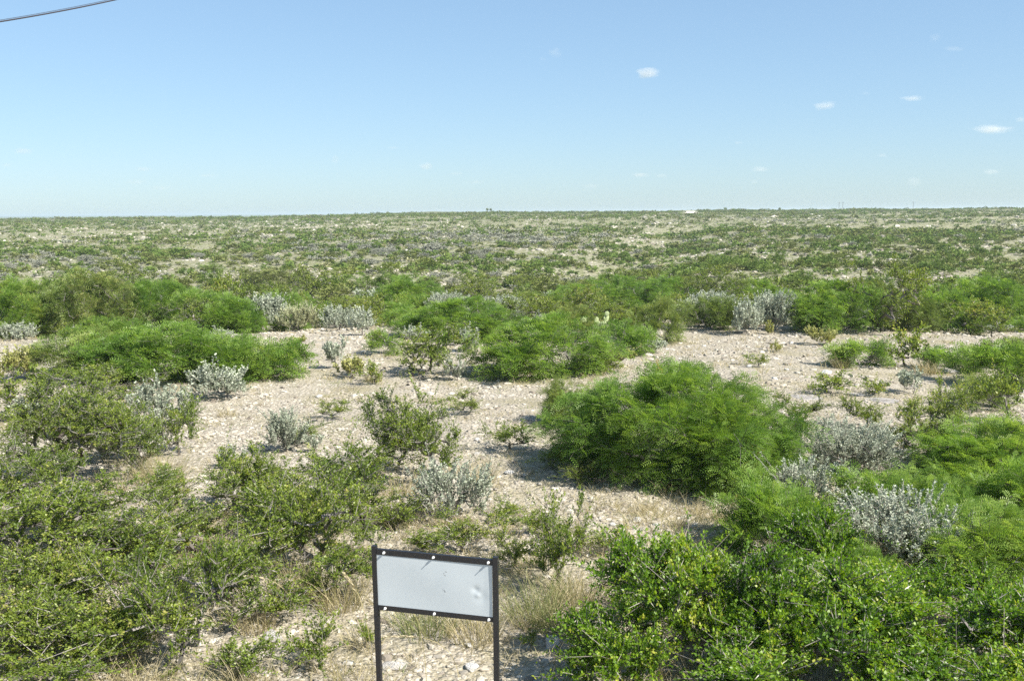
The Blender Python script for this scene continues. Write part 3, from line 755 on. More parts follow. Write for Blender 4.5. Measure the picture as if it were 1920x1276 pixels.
# ------------------------------------------------------------------ ground sheet
def build_ground():
    rr = np.concatenate([[0.01], np.geomspace(1.5, 60, 230), np.geomspace(61, 900, 220), np.geomspace(930, 28000, 70)])
    aa = np.sort(np.concatenate([np.linspace(-rad(36), rad(36), 420), np.linspace(rad(36), rad(324), 100)[1:-1]]))
    A, Rr = np.meshgrid(aa, rr)
    x = Rr * np.sin(A); y = Rr * np.cos(A); z = terrain(x, y)
    nr, na = A.shape
    V = np.stack([x, y, z], -1).reshape(-1, 3)
    i = np.arange(nr - 1)[:, None] * na; j = np.arange(na)[None]; j1 = (j + 1) % na
    Fq = np.stack([i + j, i + na + j, i + na + j1, i + j1], -1).reshape(-1, 4)[:, ::-1]
    me = bpy.data.meshes.new('ground'); n = len(Fq)
    me.vertices.add(len(V)); me.vertices.foreach_set('co', V.reshape(-1).astype(np.float32))
    me.loops.add(n * 4); me.loops.foreach_set('vertex_index', Fq.reshape(-1).astype(np.int32))
    me.polygons.add(n); me.polygons.foreach_set('loop_start', np.arange(0, n * 4, 4, dtype=np.int32))
    me.update(calc_edges=True)
    if me.polygons[len(me.polygons) // 2].normal.z < 0: me.flip_normals()
    me.polygons.foreach_set('use_smooth', np.ones(n, bool))
    mt, nt = nodes('caliche ground'); L = nt.links
    geo = N(nt, 'ShaderNodeNewGeometry'); pos = geo.outputs['Position']
    def noise(sc, det=5, rough=.6):
        n_ = N(nt, 'ShaderNodeTexNoise'); n_.inputs['Scale'].default_value = sc; n_.inputs['Detail'].default_value = det; n_.inputs['Roughness'].default_value = rough
        L.new(pos, n_.inputs['Vector']); return n_.outputs['Fac']
    def vor(sc):
        n_ = N(nt, 'ShaderNodeTexVoronoi'); n_.inputs['Scale'].default_value = sc; L.new(pos, n_.inputs['Vector']); return n_
    def mix(f, a, b, mode='MIX'):
        n_ = N(nt, 'ShaderNodeMix', data_type='RGBA', blend_type=mode)
        if hasattr(f, 'is_linked') or hasattr(f, 'links'): L.new(f, n_.inputs[0])
        else: n_.inputs[0].default_value = f
        for s_, v in ((6, a), (7, b)):
            if isinstance(v, tuple): n_.inputs[s_].default_value = (*v, 1)
            else: L.new(v, n_.inputs[s_])
        return n_.outputs[2]
    soil = ramp(nt, [(.30, (.21, .178, .122)), (.5, (.325, .282, .207)), (.72, (.445, .398, .315))], noise(1.3, 8, .7)).outputs[0]
    v1 = vor(14); v2 = vor(34)
    st1 = ramp(nt, [(0, (.20, .175, .14)), (.5, (.37, .325, .265)), (1, (.55, .51, .445))], v1.outputs['Color']).outputs[0]
    mk1 = ramp(nt, [(.30, (1, 1, 1)), (.42, (0, 0, 0))], v1.outputs['Distance']).outputs[0]
    st2 = ramp(nt, [(0, (.18, .157, .112)), (.5, (.345, .305, .232)), (1, (.54, .50, .42))], v2.outputs['Color']).outputs[0]
    c = mix(.6, soil, st2)
    c = mix(mk1, c, st1)
    # tan grass litter in patches
    gm = ramp(nt, [(.50, (0, 0, 0)), (.66, (1, 1, 1))], noise(.45, 6, .65)).outputs[0]
    gmf = N(nt, 'ShaderNodeMath', operation='MULTIPLY'); L.new(gm, gmf.inputs[0]); gmf.inputs[1].default_value = .65
    c = mix(gmf.outputs[0], c, (.245, .215, .115))
    # far slope: yellowish herb layer over pale ground
    ln = N(nt, 'ShaderNodeVectorMath', operation='LENGTH'); L.new(pos, ln.inputs[0])
    mr = N(nt, 'ShaderNodeMapRange'); mr.inputs[1].default_value = 45; mr.inputs[2].default_value = 130; L.new(ln.outputs['Value'], mr.inputs[0])
    hm = ramp(nt, [(.42, (0, 0, 0)), (.56, (1, 1, 1))], noise(.35, 9, .8)).outputs[0]
    hf = N(nt, 'ShaderNodeMath', operation='MULTIPLY'); L.new(hm, hf.inputs[0]); L.new(mr.outputs[0], hf.inputs[1])
    herb = ramp(nt, [(.35, (.15, .165, .065)), (.65, (.27, .255, .12))], noise(.6, 5)).outputs[0]
    c = mix(hf.outputs[0], c, herb)
    sp1 = ramp(nt, [(.52, (0, 0, 0)), (.60, (1, 1, 1))], noise(1.1, 6, .75)).outputs[0]
    sf = N(nt, 'ShaderNodeMath', operation='MULTIPLY'); L.new(sp1, sf.inputs[0]); L.new(mr.outputs[0], sf.inputs[1])
    c = mix(sf.outputs[0], c, (.50, .455, .38))
    sp2 = ramp(nt, [(.46, (0, 0, 0)), (.56, (1, 1, 1))], noise(2.3, 5, .7)).outputs[0]
    sg = N(nt, 'ShaderNodeMath', operation='MULTIPLY'); L.new(sp2, sg.inputs[0]); L.new(mr.outputs[0], sg.inputs[1])
    c = mix(sg.outputs[0], c, (.155, .165, .075))
    mr2 = N(nt, 'ShaderNodeMapRange'); mr2.inputs[1].default_value = 300; mr2.inputs[2].default_value = 900; L.new(ln.outputs['Value'], mr2.inputs[0])
    c = mix(mr2.outputs[0], c, (.11, .135, .06))
    b = N(nt, 'ShaderNodeBsdfPrincipled'); b.inputs['Roughness'].default_value = .95; b.inputs['Specular IOR Level'].default_value = .15
    L.new(c, b.inputs['Base Color'])
    h1 = N(nt, 'ShaderNodeMath', operation='MULTIPLY'); h1.inputs[1].default_value = -.9; L.new(v1.outputs['Distance'], h1.inputs[0])
    h2 = N(nt, 'ShaderNodeMath', operation='MULTIPLY_ADD'); h2.inputs[1].default_value = -.4; L.new(v2.outputs['Distance'], h2.inputs[0]); L.new(h1.outputs[0], h2.inputs[2])
    bp = N(nt, 'ShaderNodeBump'); bp.inputs['Strength'].default_value = 1; bp.inputs['Distance'].default_value = .035
    L.new(h2.outputs[0], bp.inputs['Height']); L.new(bp.outputs[0], b.inputs['Normal'])
    o = N(nt, 'ShaderNodeOutputMaterial'); L.new(b.outputs[0], o.inputs[0])
    me.materials.append(mt)
    tag(link('ground', me), 'pale stony caliche ground rolling out to the horizon', None, None, 'structure')
build_ground()

# ------------------------------------------------------------------ stones
def rock_base(rng, ns=7):
    """irregular flat rock as quads (degenerate-free fans): two rings and caps"""
    a = np.sort(rng.random(ns) * .6 + np.arange(ns)) / ns * 6.283
    r = rng.uniform(.75, 1.15, ns); r2 = r * rng.uniform(.55, .85, ns)
    lo = np.stack([np.cos(a) * r, np.sin(a) * r, np.full(ns, -.3)], 1)
    mi = np.stack([np.cos(a) * r * 1.03, np.sin(a) * r * 1.03, rng.uniform(.05, .3, ns)], 1)
    hi = np.stack([np.cos(a) * r2, np.sin(a) * r2, rng.uniform(.5, .8, ns)], 1)
    top = np.array([0, 0, rng.uniform(.62, .85)])
    Q = []
    for i in range(ns):
        j = (i + 1) % ns
        Q += [[lo[i], lo[j], mi[j], mi[i]], [mi[i], mi[j], hi[j], hi[i]], [hi[i], hi[j], (hi[j] + top) / 2 * [1, 1, 1.02], top]]
        Q += [[hi[i], (hi[j] + top) / 2 * [1, 1, 1.02], top, top]]
    Q = [q for q in Q if not np.allclose(q[2], q[3])]
    return np.array(Q)
def scatter_rocks(n, r0, r1, smin, smax, name, label, flat=(.35, .85), half=rad(31), seed=3, dn=None):
    g = np.random.default_rng(seed); Ps, Rs = [], []
    r = np.sqrt(r0 ** 2 + g.random(n) * (r1 ** 2 - r0 ** 2)); a = (g.random(n) * 2 - 1) * half
    x = r * np.sin(a); y = r * np.cos(a)
    k = g.random(n) < np.clip((fbm(x / 1.5, y / 1.5, 3) - .28) * 2.6, .05, 1)
    if r0 > 50:
        f = fbm(x / 9 + 7, y / 7 + 3, 3); k = g.random(n) < np.clip((f - .50) * 5, .02, 1)
        px_, py_, _ = project(np.stack([x, y, terrain(x, y)], 1))
        for e in ((600, 520, 230, 16), (790, 520, 120, 16), (1230, 455, 90, 26), (1400, 520, 130, 14), (1720, 522, 230, 16), (150, 447, 160, 8), (330, 470, 90, 10), (1860, 460, 80, 10), (30, 530, 90, 14), (560, 425, 220, 6)):
            k |= g.random(n) < .55 * np.exp(-(((px_ - e[0]) / e[2]) ** 2 + ((py_ - e[1]) / e[3]) ** 2) * 1.2) * (f > .40)
    x, y = x[k], y[k]; n = len(x); z = terrain(x, y)
    s = smin * (smax / smin) ** (g.random(n) ** 2.4)
    kk = g.integers(0, 8, n)
    for v in range(8):
        B = rock_base(np.random.default_rng(v + 90)); b = np.where(kk == v)[0]; m_ = len(b)
        th = g.random(m_) * 6.28; c, sn = np.cos(th)[:, None], np.sin(th)[:, None]
        V = B.reshape(-1, 3); ex = g.uniform(.6, 1.3, (m_, 1)); fz = g.uniform(*flat, (m_, 1))
        vx = V[:, 0][None] * ex; vy = V[:, 1][None] / ex; vz = V[:, 2][None] * fz
        tx, ty = g.normal(size=(m_, 1)) * .18, g.normal(size=(m_, 1)) * .18
        vz = vz + vx * tx + vy * ty
        ss = s[b][:, None]
        P = np.stack([(vx * c - vy * sn) * ss + x[b][:, None], (vx * sn + vy * c) * ss + y[b][:, None], vz * ss + z[b][:, None]], -1)
        Ps.append(P.reshape(-1, 4, 3)); Rs.append(np.repeat(np.clip(.45 + .22 * g.normal(size=m_), 0, 1), len(B)))
    me = mesh_from_quads(name, np.concatenate(Ps), np.concatenate(Rs), M['stone'])
    return tag(link(name, me), label, 'gravel' if r0 < 50 else 'stones', None, 'stuff')
scatter_rocks(70000, 5.5, 22, .010, .055, 'gravel', 'pale limestone gravel strewn over the near clearing')
scatter_rocks(42000, 22, 46, .018, .09, 'gravel', 'pale limestone gravel strewn over the back of the clearing', seed=4)

scatter_rocks(26000, 62, 260, .12, .50, 'pale_stones', 'pale cream stones showing between the shrubs of the far slope', seed=6)
scatter_rocks(8000, 260, 460, .3, .8, 'pale_stones', 'pale cream stones on the distant upper slope', seed=8)

def make_rock(px, py, wpx, hfrac, label, shade=.6, seed=0, name='rock'):
    g = np.random.default_rng(seed); p = hit(px, py); s = wpx * project(p)[2] / FPX / 2
    import bmesh
    bm = bmesh.new(); bmesh.ops.create_icosphere(bm, subdivisions=3, radius=1)
    ph = g.random(3) * 20
    pl = rnd_dir(g, 9); off = g.uniform(.55, .85, 9)
    for v in bm.verts:
        c = np.array(v.co)
        for k in range(9):
            dd = c @ pl[k]
            if dd > off[k]: c = c - pl[k] * (dd - off[k])
        c = c * (1 + .08 * (float(vnoise(c[0] * 3 + ph[0], c[1] * 3 + c[2] * 2 + ph[1])) - .5))
        v.co = c
    me = bpy.data.meshes.new(name); bm.to_mesh(me); bm.free()
    a = me.attributes.new('rnd', 'FLOAT', 'POINT')
    a.data.foreach_set('value', np.clip(shade + .1 * g.normal(size=len(me.vertices)), 0, 1).astype(np.float32))
    me.materials.append(M['rockface'])
    o = link(name, me); o.location = (p[0], p[1], ground(p[0], p[1]) + s * hfrac * .35); o.scale = (s, s * .8, s * hfrac); o.rotation_euler = (0, 0, g.random() * 6.28)
    return tag(o, label, 'rock', 'larger pale rocks on the gravel')
def rock_mat():
    mt, nt = nodes('rough limestone'); L = nt.links
    tc = N(nt, 'ShaderNodeTexCoord')
    n1 = N(nt, 'ShaderNodeTexNoise'); n1.inputs['Scale'].default_value = 3; n1.inputs['Detail'].default_value = 9; n1.inputs['Roughness'].default_value = .7
    L.new(tc.outputs['Object'], n1.inputs['Vector'])
    at = N(nt, 'ShaderNodeAttribute', attribute_name='rnd')
    md = N(nt, 'ShaderNodeMath', operation='MULTIPLY_ADD'); L.new(n1.outputs['Fac'], md.inputs[0]); md.inputs[1].default_value = .9
    sb = N(nt, 'ShaderNodeMath', operation='SUBTRACT'); L.new(at.outputs['Fac'], sb.inputs[0]); sb.inputs[1].default_value = .45; L.new(sb.outputs[0], md.inputs[2])
    r = ramp(nt, [(0, (.20, .18, .16)), (.4, (.44, .41, .37)), (.8, (.68, .66, .61))], md.outputs[0])
    b = N(nt, 'ShaderNodeBsdfPrincipled'); b.inputs['Roughness'].default_value = .9; L.new(r.outputs[0], b.inputs['Base Color'])
    bp = N(nt, 'ShaderNodeBump'); bp.inputs['Strength'].default_value = .8; bp.inputs['Distance'].default_value = .06; L.new(n1.outputs['Fac'], bp.inputs['Height']); L.new(bp.outputs[0], b.inputs['Normal'])
    o = N(nt, 'ShaderNodeOutputMaterial'); L.new(b.outputs[0], o.inputs[0]); return mt
M['rockface'] = rock_mat()
ROCKS = [
 (512, 1200, 46, .55, 'grey rounded rock on the gravel at the bottom, left of the sign', .45),
 (740, 1253, 50, .35, 'flat grey rock between the sign posts at the bottom edge', .5),
 (885, 1256, 34, .5, 'whitish rock near the right sign post at the bottom edge', .75),
 (1035, 1212, 40, .7, 'white boulder beside the near spiny bush right of the sign', .8),
 (1140, 1022, 34, .6, 'white rock on the gravel up and right of the sign', .85),
 (1190, 1024, 26, .6, 'smaller white rock just right of the white rock above the sign', .8),
 (1195, 978, 24, .5, 'pale rock in the middle of the lower gravel', .7),
 (1548, 700, 24, .6, 'bright white rock on the right gravel beyond the largest feathery bush', .9),
 (1452, 712, 16, .5, 'small white rock left of the bright white one on the right gravel', .85),
 (1510, 744, 80, .05, 'long flat rock slab right behind the largest feathery bush', .25),
 (1605, 740, 40, .10, 'pale flat slab right of the long slab on the right gravel', .3),
 (1655, 752, 70, .08, 'dark edged slab beside the crack on the right gravel', .2),
 (1765, 696, 70, .14, 'dark flat slab left of the right edge bush', .2),
 (895, 826, 14, .6, 'small pale rock on the gravel right of the two lobed thorn bush', .75),
 (893, 852, 16, .5, 'small grey rock on the gravel below the small pale rock', .5),
 (955, 888, 22, .4, 'flat pale rock left of the shade of the largest feathery bush', .65),
 (985, 893, 16, .5, 'small pale rock closest to the shade of the largest feathery bush', .7),
 (305, 968, 40, .5, 'grey rock in the pale gap among thorn bushes at lower left', .3),
 (325, 978, 20, .6, 'white rock right of the grey one in the gap at lower left', .9),
 (195, 975, 34, .5, 'pale rock in the gap left of the grey one at lower left', .75),
 (492, 628, 14, .5, 'small dark rock on the pale ground behind the long left clump', .1),
 (1100, 745, 40, .15, 'flat white slab left of the top of the largest feathery bush', .8),
 (1405, 688, 14, .5, 'tiny pale rock on the open right gravel', .7),
 (1475, 694, 12, .5, 'tiny white rock beside the bright white rock on the right gravel', .8),
 (880, 1213, 20, .5, 'small pale rock just under the sign panel', .7),
 (1150, 985, 16, .5, 'small white rock on the lower gravel near the largest bush', .8),
 (600, 745, 16, .5, 'small pale rock on the left gravel right of the round silver bush', .75),
 (1230, 985, 14, .5, 'tiny pale rock right of the middle of the lower gravel', .8),
]
for k, r_ in enumerate(ROCKS): make_rock(*r_, seed=k + 1)

# ------------------------------------------------------------------ grass
TUFT = {}
def tuft_mesh(v, n, R, H, w, mat):
    k = (v, n, R, H, mat)
    if k not in TUFT:
        P, r = blades(np.random.default_rng(v + 300), n, R, H, w)
        TUFT[k] = mesh_from_quads('grass_blades', P, r, M[mat])
    return TUFT[k]
TUFTS = [
 (295, 905, 1.0, .60, 'grass', 420, 'large tan grass tuft between the thorn bushes at left'),
 (215, 925, .5, .40, 'grass', 220, 'tan grass tuft left of the large tan one'),
 (900, 905, .6, .38, 'grass', 260, 'tan grass tuft right of the two lobed thorn bush'),
 (850, 1002, .6, .35, 'grass', 200, 'dry grass at the foot of the silver bush above the sign'),
 (740, 985, .6, .40, 'grass_green', 200, 'yellow green grass tuft above the left end of the sign'),
 (560, 1120, .7, .55, 'grass', 240, 'tan grass tuft left of the sign'),
 (640, 1140, .6, .55, 'grass', 240, 'dry grass tuft touching the left sign post'),
 (800, 1190, .7, .55, 'grass_green', 260, 'green grass tuft right under the sign panel'),
 (890, 1195, .7, .50, 'grass', 260, 'tan grass tuft under the right end of the sign panel'),
 (1000, 1160, .7, .55, 'grass_green', 280, 'grass tuft right of the right sign post'),
 (1080, 1130, .6, .45, 'grass', 240, 'dry grass tuft left of the glossy spiny bush'),
 (1040, 1180, .5, .40, 'grass_green', 200, 'fine green grass tuft behind the white boulder'),
 (250, 1200, .6, .45, 'grass', 200, 'dry grass tuft between the bottom left thorn bushes'),
 (480, 1180, .5, .40, 'grass', 180, 'dry grass tuft at the edge of the pale ground lower left'),
 (990, 700, .4, .3, 'grass', 120, 'grass tuft at the foot of the broad feathery bush'),
 (1575, 690, .5, .4, 'grass', 120, 'tan grass tuft left of the small round feathery bush'),
 (1740, 700, .8, .4, 'grass', 240, 'wide tan grass patch right of the small round feathery bush'),
 (700, 715, .5, .4, 'grass', 120, 'grass tuft left of the open stemmed bush'),
 (520, 800, .4, .3, 'grass', 90, 'grass tuft behind the lone silver bush of the left gravel'),
 (425, 780, .5, .3, 'grass', 140, 'tan grass tuft below the round silver bush'),
 (1260, 925, .6, .3, 'grass', 160, 'dry grass under the front of the largest feathery bush'),
 (1385, 920, .5, .3, 'grass', 140, 'dry grass at the front right of the largest feathery bush'),
 (750, 930, .6, .4, 'grass', 180, 'reddish tan grass under the two lobed thorn bush'),
 (690, 900, .5, .4, 'grass_green', 180, 'green grass left of the two lobed thorn bush'),
]
for k, (px, py, R_, H_, mt_, n_, lb) in enumerate(TUFTS):
    p = hit(px, py); o = link('grass_tuft', tuft_mesh(k % 7, n_, R_, H_, .006 if p[1] < 20 else .012, mt_))
    o.location = (p[0], p[1], ground(p[0], p[1])); o.rotation_euler = (0, 0, k * 1.3)
    tag(o, lb, 'grass tuft', 'grass tufts on the gravel')
def grass_mass(n, r0, r1, H, w, nb, name, label, seed, mat='grass', near=True):
    g = np.random.default_rng(seed)
    r = np.sqrt(r0 ** 2 + g.random(n) * (r1 ** 2 - r0 ** 2)); a = (g.random(n) * 2 - 1) * rad(31)
    x = r * np.sin(a); y = r * np.cos(a); f = fbm(x / 1.9 + 30, y / 1.9 + 12, 3)
    prox = np.zeros(n)
    for bx, by, br in SHRUBS:
        d = np.sqrt((x - bx) ** 2 + (y - by) ** 2) / (br + .25); prox = np.maximum(prox, np.exp(-((d - 1) / .35) ** 2))
    k = g.random(n) < np.clip((f - .42) * 2.5, 0.04, 1) + .35 * prox
    x, y = x[k], y[k]; z = terrain(x, y); n = len(x)
    Ps, Rs = [], []
    for v in range(6):
        P, r_ = blades(np.random.default_rng(v + 500), nb, .22, H, w, seg=2, lean=.9)
        b = np.where(np.arange(n) % 6 == v)[0]; th = g.random(len(b)) * 6.28; c, s = np.cos(th)[:, None], np.sin(th)[:, None]
        sc = g.uniform(.4, 1.25, (len(b), 1)); V = P.reshape(-1, 3)
        Q = np.stack([(V[:, 0] * c - V[:, 1] * s) * sc + x[b][:, None], (V[:, 0] * s + V[:, 1] * c) * sc + y[b][:, None], V[:, 2] * sc + z[b][:, None]], -1)
        Ps.append(Q.reshape(-1, 4, 3)); Rs.append(np.clip(r_[None] * .7 + .3 * g.random((len(b), 1)), 0, 1).reshape(-1))
    o = link(name, mesh_from_quads(name, np.concatenate(Ps), np.concatenate(Rs), M[mat]))
    tag(o, label, 'grass', None, 'stuff')
grass_mass(5200, 6, 24, .20, .005, 16, 'dry_grass', 'thin tan dry grass growing between the stones of the near clearing', 41)
grass_mass(5200, 6, 28, .13, .008, 10, 'green_herbs', 'low green herbs growing between the stones of the near clearing', 43, 'grass_green')
grass_mass(9000, 24, 60, .20, .014, 9, 'dry_grass', 'tan dry grass at the back of the clearing', 42)
grass_mass(2200, 6, 13, .34, .005, 26, 'dry_grass', 'taller straw coloured grass among the nearest bushes', 47)
# tall seed stalks
def seed_stalk(px, py, top, bendpx, label, seed):
    g = np.random.default_rng(seed); p = hit(px, py); dep = project(p)[2]
    tp = at_depth(px + bendpx, top, dep); b = Buf()
    n = 14; t = np.linspace(0, 1, n + 1)[:, None]; ctrl = p * .45 + tp * .55 + np.array([-(tp[0] - p[0]) * .5, 0, .25])
    C = p * (1 - t) ** 2 + 2 * ctrl * t * (1 - t) + tp * t * t
    q, sd = tubes(C[:-1], C[1:], np.full(n, .0035), np.full(n, .003), g, 3); b.quads(q, np.full(n * sd, .5))
    k = 60; tt = g.uniform(.72, 1, k)[:, None]; c = p * (1 - tt) ** 2 + 2 * ctrl * tt * (1 - tt) + tp * tt * tt
    dr = unit(tp - ctrl); d = unit(dr[None] + rnd_dir(g, k) * .5); s = unit(np.cross(d, rnd_dir(g, k)))
    h = Buf(); h.quads(rhomb(c, d, s, np.full(k, .035), np.full(k, .010)), g.random(k) * .4 + .6)
    e = empty('grass_stalk', tuple(p)); P, r = b.arr(); o = link('stem', mesh_from_quads('stalk_stem', P - p.astype(np.float32), r, M['grass']), e)
    P, r = h.arr(); o = link('seed_head', mesh_from_quads('seed_head', P - p.astype(np.float32), r, M['grass']), e)
    tag(e, label, 'grass stalk', 'tall grass stalks around the sign')
seed_stalk(800, 1290, 1125, -48, 'thin seed stalk leaning left in front of the sign panel', 1)
seed_stalk(860, 1270, 1195, -150, 'yellow seed stalk bent low across the left sign post', 2)
seed_stalk(700, 1290, 1075, -55, 'tall pale stalk leaning left beside the left sign post', 3)
seed_stalk(560, 1180, 1080, -100, 'arched seed stalk left of the sign over the thorn bushes', 4)
seed_stalk(1060, 1190, 1130, 50, 'dry stalk leaning right beside the glossy spiny bush', 5)

# ------------------------------------------------------------------ prickly pears
import bmesh
def pad_mesh(seed):
    g = np.random.default_rng(seed); bm = bmesh.new(); bmesh.ops.create_uvsphere(bm, u_segments=20, v_segments=12, radius=1)
    for v in bm.verts:
        x, y, z = v.co; w = .72 + .25 * (z * .5 + .5)
        v.co = (x * w, y * .14 * (1 + .1 * z), z + 1)
    me = bpy.data.meshes.new('cactus_pad'); bm.to_mesh(me); bm.free(); me.polygons.foreach_set('use_smooth', np.ones(len(me.polygons), bool)); me.materials.append(M['pad']); return me
PADM = pad_mesh(1)
def cactus(px, py, label, pads):
    p = hit(px, py); p[2] = ground(p[0], p[1]); dep = project(p)[2]
    e = empty('prickly_pear', tuple(p))
    for (dx, zz, s, tilt, rz) in pads:
        o = link('pad', PADM, e); o.location = (dx * .85, 0.05 * math.sin(dx * 40), zz * .85); o.scale = (s * .8, s * .8, s * .85); o.rotation_euler = (rad(5), rad(tilt), rad(rz))
    tag(e, label, 'cactus', 'prickly pear cacti')
cactus(1118, 636, 'prickly pear with pale upright pads behind the broad feathery bush', [(-.45, .0, .17, -15, 10), (-.28, .0, .18, 5, -20), (-.32, .32, .15, -12, 15), (-.42, .58, .13, -18, 15), (0, .0, .2, 8, 10), (.06, .36, .17, -6, -15), (-.02, .62, .11, 10, 20), (.22, 0, .18, 0, 15), (.24, .34, .17, 5, -10), (.36, .62, .15, 4, 25), (.40, .85, .10, -5, 0), (.42, .1, .18, 20, 0)])
cactus(392, 598, 'prickly pear with pale yellow pads at the left of the back row', [(-.3, 0, .2, -10, 10), (-.3, .38, .18, 0, -25), (-.36, .72, .16, 8, 10), (0, 0, .2, 6, 25), (.05, .38, .18, 12, 5), (.0, .72, .17, -12, -10), (.12, 1.0, .13, 10, 0), (-.28, 1.0, .13, 0, 20), (.3, .2, .18, 22, 10)])
cactus(335, 590, 'prickly pear with pale pads left of the yellowish upright bush', [(-.2, .2, .2, -10, 10), (-.2, .58, .18, 5, -20), (.1, .2, .2, 10, 0), (.1, .6, .18, 0, 15), (.2, .92, .14, 15, 0), (-.2, .9, .14, -8, 10)])

# ------------------------------------------------------------------ sign
def sign():
    dark = prin('dark painted steel', (.010, .012, .017), .45, .0, scale=60, col2=(.022, .019, .018), bump=.15)
    dL, dR = 7.15, 6.93
    a = at_depth(697, 1022, dL); b = at_depth(933, 1044, dR)
    ang = math.atan2(b[1] - a[1], b[0] - a[0]); Wd_ = math.hypot(b[0] - a[0], b[1] - a[1])
    mid = (a + b) / 2; gz = ground(mid[0], mid[1])
    print('sign tops', a, b, 'w', Wd_, 'ang', math.degrees(ang), 'gz', gz)
    e = empty('metal_sign', (mid[0], mid[1], gz), ang)
    topL, topR = a[2] - gz, b[2] - gz
    hw = Wd_ / 2
    def box(name, x0, x1, y0, y1, z0, z1, mat, zr0=None, zr1=None, lean=0, bev=.002):
        bm = bmesh.new(); zr0 = z0 if zr0 is None else zr0; zr1 = z1 if zr1 is None else zr1
        vs = [bm.verts.new(c) for c in ((x0, y0, z0), (x1, y0, zr0), (x1, y1, zr0), (x0, y1, z0), (x0 + lean, y0, z1), (x1 + lean, y0, zr1), (x1 + lean, y1, zr1), (x0 + lean, y1, z1))]
        for f in ((0, 3, 2, 1), (4, 5, 6, 7), (0, 1, 5, 4), (1, 2, 6, 5), (2, 3, 7, 6), (3, 0, 4, 7)): bm.faces.new([vs[i] for i in f])
        bmesh.ops.bevel(bm, geom=bm.edges[:], offset=bev, segments=2, affect='EDGES')
        me = bpy.data.meshes.new(name); bm.to_mesh(me); bm.free(); me.materials.append(mat); return link(name, me, e)
    pw = .034
    def post(name, x, top, lean):
        # angle-iron post: front flange and side flange
        o = box(name, x - pw / 2, x + pw / 2, -.0135, .024, -.3, top, dark, lean=lean); return o
    post('post', -hw + pw / 2 + .026, topL, -.026)
    post('post', hw - pw / 2 + .002, topR, -.002)
    fL, fR = -hw + pw, hw - pw
    zt = lambda x, t: topL + (topR - topL) * (x + hw) / (2 * hw) + t
    # rails between the posts, angle profile
    for nm, off, th in (('top_rail', -.020, .040), ('bottom_rail', -.425, .036)):
        box(nm, fL + .001, fR - .001, -.0075, .022, zt(fL, off - th), zt(fL, off), dark, zt(fR, off - th), zt(fR, off))
    # panel with a dent and slight sag between bolts
    nx, nz = 90, 50; bm = bmesh.new(); g = []
    zl0, zl1 = -.440, -.045
    for j in range(nz + 1):
        row = []
        for i in range(nx + 1):
            u, v = i / nx, j / nz; x = fL + .003 + (fR - fL - .006) * u
            z = zt(x, zl0) * (1 - v) + zt(x, zl1) * v
            y = -.004 + .0018 * math.sin(u * 2.6 * math.pi) * math.sin(v * math.pi) + .0012 * math.sin(v * 5 + u * 3)
            for (cu, cv, sg, am) in ((.855, .50, .028, .010), (.875, .40, .022, -.009), (.90, .38, .05, .006)):
                y += .5 * am * math.exp(-((u - cu) ** 2 + ((v - cv) * .5) ** 2) / sg ** 2)
            y -= .003 * max(0, u - .93) / .07 * math.sin(v * 3)
            row.append(bm.verts.new((x, y, z)))
        g.append(row)
    for j in range(nz):
        for i in range(nx):
            f = bm.faces.new((g[j][i], g[j][i + 1], g[j + 1][i + 1], g[j + 1][i])); f.smooth = True
    me = bpy.data.meshes.new('panel'); bm.to_mesh(me); bm.free()
    mt, nt = nodes('faded white sheet'); L = nt.links
    bs = N(nt, 'ShaderNodeBsdfPrincipled'); bs.inputs['Roughness'].default_value = .42
    tc = N(nt, 'ShaderNodeTexCoord'); nz_ = N(nt, 'ShaderNodeTexNoise'); nz_.inputs['Scale'].default_value = 5; nz_.inputs['Detail'].default_value = 8
    L.new(tc.outputs['Object'], nz_.inputs['Vector'])
    r = ramp(nt, [(.3, (.50, .545, .565)), (.7, (.54, .58, .595))], nz_.outputs['Fac'])
    # flecks of old lettering, in two small clusters
    mp = N(nt, 'ShaderNodeMapping'); L.new(tc.outputs['Object'], mp.inputs[0])
    fl = N(nt, 'ShaderNodeTexNoise'); fl.inputs['Scale'].default_value = 85; fl.inputs['Detail'].default_value = 3
    L.new(tc.outputs['Object'], fl.inputs['Vector'])
    fm = ramp(nt, [(.60, (0, 0, 0)), (.66, (1, 1, 1))], fl.outputs['Fac'])
    cl = None
    for (cx_, cz_, rr_) in ((.075, zt(.075, -.145), .030), (.070, zt(.070, -.27), .022)):
        dn = N(nt, 'ShaderNodeVectorMath', operation='DISTANCE'); L.new(tc.outputs['Object'], dn.inputs[0]); dn.inputs[1].default_value = (cx_, 0, cz_)
        mr = N(nt, 'ShaderNodeMapRange'); mr.inputs[1].default_value = rr_; mr.inputs[2].default_value = rr_ * .6; L.new(dn.outputs['Value'], mr.inputs[0])
        if cl is None: cl = mr.outputs[0]
        else:
            mxn = N(nt, 'ShaderNodeMath', operation='MAXIMUM'); L.new(cl, mxn.inputs[0]); L.new(mr.outputs[0], mxn.inputs[1]); cl = mxn.outputs[0]
    mm = N(nt, 'ShaderNodeMath', operation='MULTIPLY'); L.new(fm.outputs[0], mm.inputs[0]); L.new(cl, mm.inputs[1])
    mc = N(nt, 'ShaderNodeMix', data_type='RGBA'); L.new(mm.outputs[0], mc.inputs[0]); L.new(r.outputs[0], mc.inputs[6]); mc.inputs[7].default_value = (.12, .12, .12, 1)
    L.new(mc.outputs[2], bs.inputs['Base Color'])
    o = N(nt, 'ShaderNodeOutputMaterial'); L.new(bs.outputs[0], o.inputs[0]); me.materials.append(mt)
    link('panel', me, e)
    bolt = prin('white bolt', (.75, .75, .72), .35)
